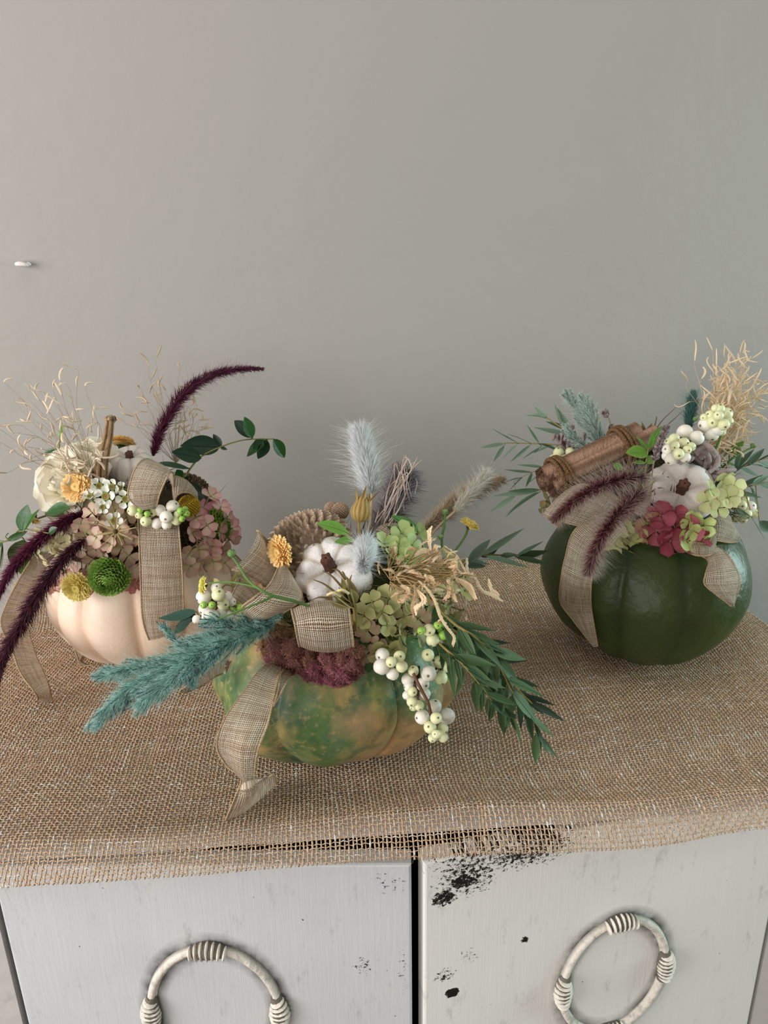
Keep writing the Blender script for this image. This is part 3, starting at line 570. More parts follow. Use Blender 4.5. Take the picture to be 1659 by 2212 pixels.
# snowberries
def berry_mesh(nm, c0, c1, tipc):
    mb = MB(); th = np.linspace(0, 2*np.pi, 16, endpoint=False); ph = np.linspace(.02, np.pi-.02, 13); rows = []; cols = []
    for a in ph:
        r = math.sin(a)**.95; z = math.cos(a)*.97-.10*math.exp(-(a/.28)**2); rows.append(np.stack([np.cos(th)*r, np.sin(th)*r, np.full(16, z)], 1)); cols.append(hx(tipc) if a < .10 else mix(hx(c1), hx(c0), min(1, a/1.6)))
    mb.grid(np.array(rows), np.array(cols), None, True)
    for i in range(5):
        a = i*1.2566; mb.petal((.05*math.cos(a), .05*math.sin(a), .84), (math.cos(a)*.5, math.sin(a)*.5, .8), (0, 0, 1), .17, .09, .1, .2, 'lance', hx(tipc), hx(tipc), None, 2, 2)
    o = mb.build(nm, MAT['berry'], None, np.zeros(3)); me = o.data; bpy.data.objects.remove(o); return me
BM = {'w': berry_mesh('white_berry', '#efe9dc', '#f1ecda', '#5b4630'), 'c': berry_mesh('cream_berry', '#dfdfb4', '#e4e5b0', '#4a3826'), 'g': berry_mesh('green_berry', '#8fbf4c', '#a9cf62', '#3a4420')}
def berries(label, E_, items, base=None, off=.012, y=None, name='snowberry_sprig', twig=None):
    pts = []
    for it in items:
        x, yy, r, k = it[:4]; o2 = it[4] if len(it) > 4 else 0
        p = E_.hit(x, yy, off+o2)[0] if y is None else P(x, yy, y-o2); pts.append((p, mpx(p, r), k))
    c = np.mean([q[0] for q in pts], 0); base = c+np.array([0, .015, -.004]) if base is None else np.asarray(base)
    t = thing(name, label, 'snowberries', base, 'snowberry sprigs'); st = MB()
    for p, r, k in pts:
        o = bpy.data.objects.new('berry', BM[k]); COL.objects.link(o); o.parent = t; o.location = [float(v) for v in (p-np.array(t.location))]; o.scale = (r, r, r*rnd(.97, 1.08))
        d = nz(nz(p-c)*.9+np.array([0, -1.0, .1])+RNG.normal(0, .5, 3)); o.rotation_euler = mathutils.Vector(d).to_track_quat('Z', 'Y').to_euler()
        st.tube(crs([p, mix(p, c+(base-c)*.5, .6), base], 6), .0007, 5, hx('#5f4a34'), 1, False)
    if twig: st.tube(crs([S(q) for q in twig], 12), .0010, 6, hx('#6a4a35'))
    st.build('stem', MAT['stem'], t); return t
berries('long sprig of white berries with green tips lying over the left burlap bow', DA, [(287, 1103, 12, 'c'), (303, 1101, 7, 'g', .004), (318, 1093, 8, 'g', .002), (318, 1110, 7, 'g', .004), (300, 1112, 9, 'c'), (315, 1126, 12, 'c', .001), (330, 1107, 9, 'c'), (346, 1103, 13, 'w'), (373, 1094, 14, 'w', .004), (371, 1107, 10, 'c'), (359, 1117, 14, 'w', .008), (339, 1131, 12, 'w'), (360, 1132, 12, 'w', .002), (381, 1124, 11, 'c', .006), (384, 1112, 9, 'c', .008), (390, 1104, 8, 'g', .012), (400, 1100, 7, 'g', .008), (403, 1110, 8, 'g', .010), (393, 1121, 7, 'g', .012), (350, 1122, 9, 'c', -.002)], None, .020)
berries('cluster of white berries with two green ones at the left of the front arrangement', DB, [(440, 1290, 17, 'w'), (445, 1315, 16, 'w'), (455, 1335, 20, 'w', .004), (472, 1285, 15, 'c', .006), (467, 1270, 12, 'w'), (490, 1290, 13, 'w'), (482, 1305, 13, 'c', .004), (440, 1307, 8, 'g', .012), (458, 1307, 8, 'g', .012), (478, 1325, 14, 'w'), (500, 1300, 10, 'w'), (505, 1315, 11, 'g', -.004), (520, 1312, 8, 'g'), (425, 1338, 10, 'w'), (495, 1328, 10, 'w')], None, 0, y=-.335)
berries('short sprig of green and cream berries beside the green hydrangea', DB, [(927, 1361, 14, 'c'), (935, 1382, 15, 'c'), (945, 1351, 9, 'g', .003), (960, 1350, 8, 'g'), (957, 1372, 11, 'g', .003), (910, 1362, 9, 'g'), (950, 1362, 6, 'g')], None, .018)
berries('cluster of white berries hanging beside the right edge of the cockscomb', DB, [(826, 1415, 16, 'w', -.004), (824, 1440, 18, 'w'), (845, 1430, 12, 'c', .008), (863, 1418, 13, 'c', .004), (868, 1440, 13, 'c', .004), (848, 1456, 14, 'w', .002)], None, .014)
berries('middle cluster of white and green berries on the right shoulder of the mottled pumpkin', DB, [(924, 1415, 14, 'c'), (949, 1430, 14, 'c'), (926, 1455, 17, 'w', .004), (952, 1464, 15, 'c', .004), (966, 1442, 11, 'c', .006), (974, 1456, 9, 'g', .006), (981, 1448, 7, 'g', .003), (973, 1467, 7, 'g', .004)], None, .018)
berries('hanging chain of cream berries on a brown twig down the mottled pumpkin', PB, [(893, 1449, 12, 'c', .006), (881, 1468, 14, 'w'), (884, 1483, 13, 'w'), (913, 1478, 15, 'w', .004), (891, 1494, 11, 'c', .010), (880, 1502, 11, 'w'), (917, 1500, 14, 'w', .001), (890, 1516, 12, 'c', .008), (905, 1524, 11, 'c', .004), (893, 1527, 9, 'c', .002)], P(905, 1440, -.345), .010, twig=[(893, 1455, 's', PB, .020), (905, 1480, 's', PB, .022), (925, 1518, 's', PB, .022)])
berries('lowest plump cluster of white berries at the tip of the hanging twig', PB, [(938, 1526, 16, 'w'), (965, 1547, 18, 'w', .002), (912, 1549, 16, 'w'), (942, 1551, 13, 'c', .012), (929, 1571, 14, 'c', .006), (956, 1574, 13, 'c', .008), (942, 1586, 10, 'c', .012), (934, 1594, 10, 'c', .002), (957, 1593, 11, 'c', .004)], P(928, 1522, -.355), .012, twig=[(925, 1518, 's', PB, .022), (930, 1540, 's', PB, .016)])
berries('small cluster of cream berries left of the cinnamon bundle', DC, [(1207, 978, 12, 'c'), (1231, 977, 11, 'c'), (1197, 992, 11, 'c', .003), (1223, 993, 12, 'c', .005), (1208, 1004, 10, 'c', .003), (1245, 990, 10, 'w')], None, .004)
berries('cluster of cream berries above the lumpy white pumpkin', DC, [(1479, 934, 17, 'w'), (1505, 946, 16, 'w'), (1456, 948, 12, 'c', .003), (1445, 955, 10, 'c'), (1457, 963, 11, 'c', .008), (1477, 957, 12, 'c', .004), (1493, 965, 10, 'c', .004), (1443, 972, 13, 'w'), (1465, 981, 13, 'c', .007), (1480, 988, 12, 'w', .003), (1450, 992, 14, 'w'), (1440, 985, 11, 'w', -.003), (1484, 972, 10, 'c', .006)], None, .014)
berries('topmost round cluster of cream berries beside the tan grass at the right', DC, [(1553, 885, 13, 'c'), (1567, 895, 15, 'c'), (1534, 897, 11, 'c'), (1552, 898, 11, 'c', .01), (1540, 912, 14, 'c', .004), (1524, 918, 16, 'w'), (1563, 917, 13, 'c', .008), (1573, 910, 11, 'c', .003), (1549, 928, 14, 'w', .004), (1537, 938, 16, 'w', .002), (1545, 882, 9, 'c'), (1521, 902, 9, 'c'), (1558, 931, 11, 'c')], None, 0, y=-.215)
berries('cream berry cluster at the right edge of the dark green pumpkin', DC, [(1588, 1078, 12, 'c'), (1608, 1078, 10, 'c'), (1600, 1092, 13, 'c', .004), (1620, 1095, 13, 'w', .003), (1612, 1110, 12, 'c', .006), (1628, 1108, 10, 'c'), (1595, 1110, 11, 'w'), (1605, 1120, 10, 'c', .003), (1590, 1120, 9, 'c')], None, 0, y=-.20)
# ------------------------------------------------------------------ burlap ribbon bows
def strip(par, name, A_, B_, n=48, m=11, arch=0.0, wave=0.0):
    a = crs([S(q) for q in A_], n); b = crs([S(q) for q in B_], n); s = np.linspace(0, 1, m)[None, :, None]
    G = a[:, None]*(1-s)+b[:, None]*s; tn = np.gradient((a+b)/2, axis=0); nn = nz(np.cross(tn, b-a))
    if (nn[n//2]@(CAM-G[n//2, m//2])) < 0: nn = -nn
    G = G+nn[:, None]*(4*s*(1-s))*arch
    if wave: G = G+nn[:, None]*(np.sin(np.linspace(0, 9, n))[:, None, None]*np.sin(s*6.28))*wave
    wl = np.linalg.norm(b-a, axis=1).mean(); al = np.concatenate([[0], np.cumsum(np.linalg.norm(np.diff((a+b)/2, axis=0), axis=1))])
    UV = np.stack(np.broadcast_arrays(s[..., 0]*max(wl, .024)+.1, al[:, None]+.1), -1)
    mb = MB(); mb.grid(G, (1, 1, 1), UV); o = mb.build(name, MAT['ribbon'], par)
    h = MB(); k = np.arange(n)
    for e, en in ((0, 1), (m-1, m-2)):
        p = G[:, e]; inw = nz(G[:, en]-p); nl = nz(np.cross(np.gradient(p, axis=0), inw))
        t = np.linspace(0, 1, n*3); pp = np.stack([np.interp(t, np.linspace(0, 1, n), p[:, i]) for i in range(3)], 1)
        h.tube(pp, .00055+.00012*np.sin(np.arange(n*3)*2.1), 6, (1, 1, 1))
    ho = h.build('hem', MAT['hem'], None, np.array(par.location)); ho.location = (0, 0, 0); ho.parent = o
    return o
tA = thing('ribbon_bow', 'burlap ribbon bow on the cream pumpkin with a broad tail hanging down its front', 'ribbon', P(350, 1100, -.20), 'burlap ribbon bows')
strip(tA, 'ribbon_tail', [(298, 1120, -.222), (300, 1160, -.236), (303, 1240, -.240), (306, 1320, -.242), (312, 1355, -.240), (322, 1383, -.236)], [(384, 1120, -.222), (388, 1160, -.234), (394, 1240, -.236), (396, 1310, -.235), (393, 1345, -.232), (376, 1362, -.230)], arch=.002)
strip(tA, 'ribbon_loop', [(300, 1100, -.236), (277, 1072, -.238), (283, 1035, -.236), (298, 1003, -.230), (318, 991, -.215), (345, 1004, -.20)], [(338, 1094, -.236), (345, 1068, -.240), (356, 1042, -.238), (367, 1021, -.232), (375, 1026, -.218), (374, 1070, -.205)], arch=.002)
strip(tA, 'ribbon_loop', [(372, 1030, -.205), (385, 1030, -.20), (405, 1040, -.192), (424, 1063, -.188), (420, 1075, -.186)], [(376, 1088, -.212), (382, 1072, -.216), (396, 1064, -.214), (415, 1068, -.208), (424, 1084, -.198)], arch=.002)
strip(tA, 'ribbon_tail', [(90, 1192, -.175), (72, 1203, -.19), (45, 1245, -.20), (14, 1305, -.215), (2, 1350, -.225), (25, 1402, -.245), (45, 1455, -.262), (78, 1500, -.27), (80, 1514, 'z', .004)], [(120, 1200, -.16), (105, 1215, -.175), (85, 1260, -.18), (62, 1310, -.19), (60, 1350, -.20), (76, 1410, -.22), (92, 1448, -.235), (105, 1480, -.25), (114, 1520, 'z', .003)], n=70, arch=.001)
strip(tA, 'ribbon_tail', [(470, 1175, -.15), (505, 1195, -.15), (540, 1235, -.155), (575, 1290, -.165), (600, 1330, -.17)], [(430, 1200, -.16), (468, 1225, -.165), (500, 1265, -.17), (530, 1310, -.18), (550, 1350, -.185)])
strip(tA, 'ribbon_tail', [(180, 1412, 'z', .006), (168, 1440, 'z', .004), (200, 1436, 'z', .005)], [(150, 1380, 'z', .010), (158, 1395, 'z', .008), (172, 1437, 'z', .004)], 16, 5)
tB = thing('ribbon_bow', 'burlap ribbon bow on the front pumpkin with a long tail reaching the burlap cloth', 'ribbon', P(620, 1330, -.33), 'burlap ribbon bows')
strip(tB, 'ribbon_loop', [(558, 1147, -.315), (570, 1160, -.31), (585, 1185, -.30), (605, 1215, -.295), (640, 1240, -.29)], [(500, 1230, -.325), (520, 1236, -.325), (545, 1248, -.32), (578, 1270, -.315), (620, 1290, -.31)], arch=.0045, wave=.0012)
strip(tB, 'ribbon_loop', [(555, 1146, -.305), (575, 1165, -.295), (600, 1190, -.285), (625, 1220, -.28)], [(560, 1148, -.315), (572, 1172, -.312), (590, 1200, -.308), (610, 1230, -.30)])
strip(tB, 'ribbon_loop', [(600, 1228, -.325), (592, 1246, -.345), (578, 1268, -.355), (550, 1290, -.362), (526, 1308, -.358), (524, 1318, -.345)], [(618, 1236, -.32), (640, 1262, -.335), (652, 1285, -.345), (640, 1305, -.352), (610, 1325, -.355), (570, 1348, -.345)], arch=.004)
strip(tB, 'ribbon_loop', [(605, 1228, -.322), (625, 1232, -.315), (650, 1262, -.31), (665, 1300, -.315)], [(602, 1228, -.328), (612, 1250, -.33), (632, 1275, -.332), (655, 1310, -.335)])
strip(tB, 'ribbon_loop', [(500, 1290, -.32), (515, 1262, -.32), (540, 1262, -.315), (560, 1270, -.31)], [(530, 1310, -.33), (545, 1292, -.33), (565, 1285, -.325), (590, 1290, -.32)])
strip(tB, 'ribbon_loop', [(650, 1330, -.335), (634, 1319, -.350), (630, 1318, -.358), (637, 1350, -.372), (645, 1390, -.366), (650, 1396, -.355), (665, 1390, -.34)], [(748, 1320, -.335), (750, 1308, -.350), (752, 1306, -.358), (758, 1345, -.372), (763, 1392, -.366), (760, 1400, -.355), (750, 1392, -.34)], arch=.003)
strip(tB, 'ribbon_tail', [(575, 1435, -.345), (555, 1455, -.362), (528, 1492, -.370), (484, 1555, -.378), (468, 1612, -.384), (490, 1655, -.388), (520, 1680, -.390), (508, 1722, -.389), (486, 1773, 'z', .0035)], [(622, 1440, -.350), (602, 1462, -.370), (590, 1510, -.380), (578, 1565, -.386), (556, 1625, -.390), (550, 1688, -.390), (572, 1682, -.386), (592, 1674, -.384), (598, 1694, 'z', .005)], n=80, arch=.0025, wave=.0018)
strip(tB, 'ribbon_tail', [(606, 1440, -.355), (604, 1470, -.372), (598, 1500, -.378), (590, 1525, -.382)], [(632, 1445, -.350), (618, 1475, -.372), (602, 1505, -.378), (590, 1526, -.382)], 20, 6)
strip(tB, 'ribbon_tail', [(490, 1425, -.34), (460, 1440, -.345), (425, 1468, -.35), (388, 1492, -.355)], [(480, 1455, -.335), (464, 1462, -.34), (435, 1482, -.345), (394, 1499, -.355)], 24, 7)
strip(tB, 'ribbon_loop', [(812, 1185, -.275), (806, 1160, -.275), (818, 1143, -.27), (850, 1140, -.265), (900, 1142, -.26)], [(845, 1190, -.285), (836, 1165, -.287), (846, 1148, -.285), (870, 1146, -.28), (905, 1150, -.27)], 30, 8, .004)
tC = thing('ribbon_bow', 'burlap ribbon bow on the dark green pumpkin with tails down both sides', 'ribbon', P(1400, 1130, -.23), 'burlap ribbon bows')
strip(tC, 'ribbon_loop', [(1236, 1052, -.235), (1262, 1046, -.235), (1300, 1056, -.235), (1345, 1085, -.235), (1370, 1110, -.23)], [(1172, 1112, -.245), (1205, 1124, -.25), (1250, 1136, -.252), (1300, 1146, -.25), (1345, 1150, -.24)], arch=.006)
strip(tC, 'ribbon_tail', [(1310, 1108, -.255), (1275, 1120, -.262), (1238, 1150, -.262), (1222, 1200, -.262), (1212, 1250, -.264), (1210, 1300, 's', PC, .006), (1238, 1340, 's', PC, .006), (1278, 1392, 's', PC, .006)], [(1352, 1140, -.262), (1325, 1170, -.270), (1298, 1195, -.272), (1282, 1230, -.272), (1276, 1270, -.270), (1277, 1310, 's', PC, .006), (1283, 1350, 's', PC, .006), (1291, 1396, 's', PC, .006)], n=60, arch=.002)
strip(tC, 'ribbon_loop', [(1386, 1040, -.225), (1392, 1028, -.235), (1388, 1045, -.242), (1378, 1085, -.245), (1372, 1110, -.245)], [(1410, 1045, -.225), (1412, 1034, -.235), (1408, 1050, -.242), (1404, 1085, -.245), (1402, 1110, -.245)], 30, 7, .003)
strip(tC, 'ribbon_loop', [(1495, 1140, -.235), (1520, 1125, -.238), (1550, 1108, -.238), (1578, 1124, -.235), (1592, 1155, -.228)], [(1508, 1178, -.245), (1525, 1166, -.250), (1550, 1168, -.250), (1575, 1172, -.245), (1594, 1170, -.235)], 40, 9, .003)
strip(tC, 'ribbon_loop', [(1470, 1170, -.25), (1500, 1172, -.258), (1530, 1172, -.256), (1538, 1150, -.248)], [(1480, 1190, -.256), (1505, 1200, -.262), (1535, 1198, -.262), (1546, 1178, -.252)], 24, 7, .002)
strip(tC, 'ribbon_tail', [(1482, 1186, -.256), (1508, 1198, -.262), (1530, 1212, -.260), (1524, 1240, 's', PC, .010), (1522, 1262, 's', PC, .008), (1548, 1285, 's', PC, .008), (1580, 1310, 's', PC, .008)], [(1515, 1178, -.250), (1550, 1182, -.250), (1575, 1202, 's', PC, .012), (1592, 1232, 's', PC, .012), (1598, 1258, 's', PC, .012), (1592, 1285, 's', PC, .010), (1583, 1310, 's', PC, .008)], n=50, arch=.003)
# ------------------------------------------------------------------ plumes, bunny tails, pampas
def plume_into(mb, path, rad, n, hl, w, c0, c1, ang=35, curl=-.25, cdark=None, core=.18, tipbias=0.0):
    path = np.asarray(path); m = len(path); t = RNG.random(n)**(1-tipbias); x = t*(m-1); i = np.minimum(x.astype(int), m-2); f = (x-i)[:, None]
    p = path[i]*(1-f)+path[i+1]*f; tg = nz(np.gradient(path, axis=0)); T = nz(tg[i]*(1-f)+tg[i+1]*f)
    rv = nz(RNG.normal(size=(n, 3))); rr = nz(rv-(rv*T).sum(1)[:, None]*T); env = np.interp(t, np.linspace(0, 1, len(rad)), rad)
    an = np.radians(ang+RNG.normal(0, 9, n))[:, None]; D = T*np.cos(an)+rr*np.sin(an); L = hl*env*RNG.uniform(.55, 1.15, n)
    s = RNG.uniform(.75, 1.2, (n, 1)); mb.hairs(p+rr*(core*hl*env)[:, None]*RNG.random((n, 1)), D, L, w, hx(c0)*s, hx(c1)*s, rr*curl*.6+T*(-curl)*.3+np.array([0, 0, -.05]), 2)
def plume(name, label, cat, pts, rad, n, hl, w, c0, c1, stem=None, group=None, ang=35, curl=-.25, core=.18, rachis='#5c3a3c', extra=None, bristle=None):
    path = crs([S(q) for q in pts], 40); hlm = mpx(path[0], hl); t = thing(name, label, cat, path[0], group); mb = MB()
    plume_into(mb, path, rad, n, hlm, w, c0, c1, ang, curl, None, core)
    if bristle: plume_into(mb, path, rad, bristle[0], mpx(path[0], bristle[1]), .00006, bristle[2], bristle[3], bristle[4], .2)
    mb.build('plume_head', MAT['fur'], t); st = MB(); q = path if stem is None else np.vstack([crs([S(a) for a in stem]+[path[0]], 14)[:-1], path])
    st.tube(q, .0008, 6, hx(rachis)); st.build('stem', MAT['stem'], t); return t
PG = 'burgundy fountain grass plumes'
def purple(label, pts, hl, n=2600, brl=1.7, hw=.00028, c0='#2c0f1c', c1='#7c3c50', br='#b98a8e', bn=600, rad=(.5, .9, 1, .95, .85, .7, .5, .25), ang=42, stem=None):
    plume('fountain_grass_plume', label, 'grass plume', pts, rad, int(n*.7), hl, hw, c0, c1, stem, PG, ang, -.1, .1, '#4a1f2c', None, (bn, hl*brl, c0 if brl < 2 else c1, br, ang+12))
purple('upright burgundy grass plume arching to the right against the wall', [(330, 985, -.15), (342, 945, -.145), (365, 895, -.13), (398, 850, -.115), (435, 822, -.10), (480, 803, -.085), (525, 797, -.07), (568, 797, -.055)], 32, 3600, c0='#35091f', c1='#7a3350')
purple('burgundy grass plume sweeping out of the frame at the far left', [(200, 1108, -.20), (150, 1122, -.215), (105, 1150, -.225), (65, 1185, -.235), (30, 1225, -.245), (5, 1265, -.25), (-12, 1310, -.255)], 30, 3200, c0='#35091f', c1='#7a2f4e')
purple('dark burgundy grass plume drooping over the left ribbon tail', [(190, 1158, -.225), (150, 1195, -.24), (112, 1240, -.25), (75, 1295, -.26), (48, 1345, -.268), (20, 1390, -.274), (5, 1430, -.28), (-8, 1480, -.285)], 36, 3400, c0='#231018', c1='#6c3a48', ang=46)
purple('upper furry burgundy plume crossing the ribbon below the cinnamon', [(1392, 1030, -.245), (1350, 1035, -.258), (1300, 1048, -.265), (1255, 1072, -.270), (1220, 1100, -.272), (1196, 1123, -.272)], 24, 3000, 2.1, .0002, '#3d0c16', '#7d3f44', '#e9dccb', 1900, (.9, 1, 1, .9, .85, .7, .5), 52)
purple('lower furry burgundy plume hanging over the dark green pumpkin', [(1388, 1060, -.255), (1362, 1085, -.272), (1330, 1115, -.283), (1305, 1150, -.290), (1285, 1190, -.293), (1275, 1220, -.294), (1268, 1240, -.294)], 26, 3200, 2.1, .0002, '#3d0c16', '#7d3f44', '#e9dccb', 2000, (.9, 1, 1, .85, .8, .6, .45), 52)
BT = 'dyed bunny tail grasses'
def bunny(label, pts, hl, c0, c1, n=2600, stem=None, rad=(.55, .95, 1, .95, .8, .5), ang=28, bc=None, bn=350):
    plume('bunny_tail_grass', label, 'bunny tail grass', pts, rad, n, hl, .00014, c0, c1, stem, BT, ang, -.12, .25, '#b9a184', None, (bn, hl*1.75, c1, bc or c1, ang+18))
bunny('tall pale blue bunny tail standing highest in the front arrangement', [(803, 1066, -.262), (797, 1035, -.26), (790, 1000, -.255), (783, 965, -.25), (777, 935, -.245)], 44, '#d3dcdc', '#f6f8f6', 4800, [(790, 1190, -.29), (800, 1120, -.27)], (.75, 1, 1, 1, .9, .8), 38, '#efede4', 600)
bunny('white fluffy bunny tail facing the camera in front of the middle small white pumpkin', [(781, 1235, -.362), (784, 1215, -.366), (788, 1192, -.362), (790, 1176, -.352)], 32, '#e2e8e6', '#fbfcfb', 5600, None, (.6, .9, 1, 1), 55, '#e8ecea', 500)
bunny('cream bunny tail leaning right on a thin stalk', [(982, 1105, -.262), (1000, 1082, -.257), (1020, 1060, -.25), (1040, 1038, -.243), (1050, 1026, -.24)], 29, '#d9d0b8', '#f6f1e4', 3000, [(905, 1190, -.28), (945, 1140, -.27)], (.55, .95, 1, .9, .7))
bunny('deep teal bunny tail at the top right beside the tan grass', [(1488, 925, -.165), (1490, 900, -.16), (1494, 875, -.155), (1497, 850, -.15)], 26, '#2f5f5b', '#6f9c92', 2400, [(1485, 990, -.18)], (.7, 1, 1, .8, .45), 24)
# mint plume on the right arrangement
def multi(name, label, cat, subs, c0, c1, tip, stemc, base, w=.00016, group=None, ang=30):
    t = thing(name, label, cat, S(base), group); st = MB()
    for pts, hl, n, rad in subs:
        path = crs([S(q) for q in pts], 26); mb = MB(); plume_into(mb, path, rad, int(n*.6), mpx(path[0], hl*1.0), w, c0, c1, ang, -.1, None, .12)
        plume_into(mb, path, rad, n//8, mpx(path[0], hl*1.5), w*.6, c0, tip, ang+12, .1)
        mb.build('plume_branch', MAT['fur'], t); st.tube(path, .0005, 5, hx(stemc)); 
        tg = nz(np.gradient(path, axis=0)); tm = MB(); H_ = mpx(path[0], hl)
        for i in range(2, 25):
            a = nz(np.cross(tg[i], RNG.normal(size=3))); ee = np.interp(i/25, np.linspace(0, 1, len(rad)), rad); q = path[i]+a*H_*.12; sub_ = crs([q, q+(tg[i]*.7+a*.55)*H_*.6*ee, q+(tg[i]*1.5+a*.75)*H_*.75*ee], 8)
            plume_into(tm, sub_, (.7, 1, .8), max(30, n//26), H_*.42, w*.8, c0, tip, 48, .1, None, .1); st.tube(sub_, .00022, 4, hx(stemc), 1, False)
        tm.build('tufts', MAT['fur'], t)
        for i in range(2, 25, 2):
            d = nz(tg[i]+RNG.normal(0, .6, 3)); st.tube([path[i], path[i]+d*.004], .00025, 4, hx(stemc)*.7, 1, False)
    st.build('stem', MAT['stem'], t); return t
RD_ = (.45, .9, 1, 1, .8, .4)
multi('dyed_pampas_plume', 'mint green feathery plume rising behind the cinnamon bundle', 'pampas plume', [([(1312, 985, -.17), (1290, 950, -.165), (1268, 915, -.16), (1245, 880, -.15), (1222, 850, -.145)], 26, 2600, RD_), ([(1305, 975, -.175), (1290, 930, -.17), (1272, 890, -.165), (1255, 858, -.16)], 24, 2200, RD_), ([(1300, 985, -.19), (1265, 965, -.19), (1240, 945, -.19), (1220, 925, -.19)], 20, 1600, RD_)], '#92b0a2', '#d3e5d8', '#edf5ec', '#3f5a4c', (1315, 1000, -.18), group='dyed pampas plumes')
TQ = [([(592, 1345, -.345), (550, 1362, -.36), (505, 1385, -.372), (460, 1405, -.38), (420, 1425, -.385)], 40, 2600, (.6, .9, 1, 1, .9)),
      ([(560, 1335, -.345), (520, 1350, -.355), (475, 1368, -.365), (430, 1388, -.372), (392, 1404, -.375)], 34, 2200, (.7, 1, 1, .9, .6)),
      ([(480, 1385, -.375), (420, 1400, -.38), (360, 1425, -.385), (300, 1440, -.388), (250, 1452, -.39), (212, 1466, -.39)], 32, 3000, (.9, 1, 1, .9, .7, .4)),
      ([(450, 1400, -.38), (390, 1430, -.388), (330, 1460, -.392), (275, 1490, -.395), (235, 1530, -.397), (204, 1572, -.398)], 34, 3200, (.9, 1, 1, .95, .8, .5)),
      ([(430, 1415, -.385), (395, 1445, -.392), (355, 1480, -.396), (325, 1500, -.397), (298, 1528, -.398)], 38, 2600, (.9, 1, 1, .8, .45)),
      ([(470, 1395, -.378), (450, 1425, -.385), (425, 1452, -.388), (412, 1480, -.39)], 26, 1500, (.8, 1, .8, .4)),
      ([(395, 1395, -.372), (375, 1378, -.37), (360, 1362, -.368), (348, 1352, -.366)], 16, 600, (.8, 1, .8, .4)),
      ([(300, 1470, -.39), (282, 1500, -.392), (262, 1525, -.394)], 24, 900, (.8, 1, .6)),
      ([(560, 1345, -.352), (580, 1338, -.355), (600, 1326, -.357)], 18, 600, (.8, 1, .5)),
      ([(510, 1350, -.36), (470, 1340, -.362), (440, 1345, -.362)], 22, 900, (.8, 1, .5))]
multi('dyed_pampas_plume', 'big turquoise dyed plume reaching out to the lower left of the front arrangement', 'pampas plume', TQ, '#6cab9c', '#b2dcce', '#d8f1ea', '#1f4a4c', (600, 1340, -.345), .00010, 'dyed pampas plumes', 44)
# grey teasel with curled pale awns, tan reed plume
plume('teasel_head', 'grey-mauve bristly dried head with curled pinkish awns behind the tall bunny tail', 'dried flower', [(812, 1180, -.265), (832, 1135, -.26), (852, 1085, -.25), (870, 1045, -.242), (882, 1020, -.24)], (.8, 1, 1, .9, .6), 2600, 58, .00026, '#857c80', '#b3a9ac', [(800, 1215, -.28)], None, 52, .35, .05, '#7a6c68')
tz = bpy.data.objects['teasel_head']; mb = MB()
for i in range(20):
    x0, y0 = rnd(800, 850), rnd(1120, 1180); x1, y1 = rnd(850, 895), rnd(990, 1040); k = rnd(0, 1)
    pts = [P(x0, y0, rnd(-.285, -.25)), P(mix(x0, x1, .4)+rnd(-10, 25), mix(y0, y1, .45), rnd(-.28, -.245)), P(x1, y1, rnd(-.27, -.24)), P(x1+rnd(-6, 18), y1+rnd(-12, 40), rnd(-.27, -.24)), P(x1+rnd(-30, 22), y1+rnd(20, 80), rnd(-.27, -.24))]
    if i < 4: pts = [P(x0, y0, -.27), P(862, 1060, -.26), P(885, 1020, -.255), P(rnd(890, 915), rnd(978, 1000), -.25)]
    mb.tube(crs(pts, 20), np.linspace(.00038, .0002, 20), 5, hx('#d6c0b2'))
mb.build('awns', MAT['dry'], tz)
def reedy(label, pts, hl, n, c0, c1, ang=40): plume('reed_plume', label, 'reed plume', pts, (.5, .9, 1, 1, .8, .5), n, hl, .0002, c0, c1, None, None, ang, .3, .15, c0)
reedy('loose tan reed plume behind the cream bunny tail', [(905, 1155, -.22), (950, 1115, -.21), (995, 1075, -.20), (1040, 1050, -.19), (1085, 1035, -.18)], 34, 2200, '#c2a783', '#e6d3b5', 48)
# ------------------------------------------------------------------ dried grasses with curled spikelets
def spikelet(mb, p, d, L, r, c, serr=False, curl=1.0):
    d = nz(d); u, v, w = basis(d); a = rnd(0, 6.28); o = math.cos(a)*u+math.sin(a)*v; n = 12 if not serr else 18; t = np.linspace(0, 1, n); k = rnd(-1.6, 1.6)*curl; k2 = rnd(-1.5, 1.5)*curl
    ang = k*t+k2*np.sin(t*3.1)*.6; st = (np.cos(ang)[:, None]*d+np.sin(ang)[:, None]*o)*(L/n); path = p+np.cumsum(st, 0)-st[0]
    cc = hx(c)*rnd(.85, 1.12); mb.tube(path, r*np.sin(np.pi*np.clip(t*.86+.08, 0, 1))**.6, 5, cc, .6)
    if serr:
        tg = nz(np.gradient(path, axis=0))
        for i in range(1, n-1):
            for s in (-1, 1):
                sd = nz(np.cross(tg[i], o))*s; mb.petal(path[i], nz(tg[i]*.75+sd*.7+o*rnd(-.4, .4)), o, r*2.6, r*1.3, .1, .3, 'lance', cc, cc*1.08, None, 2, 2)
    return path[-1]
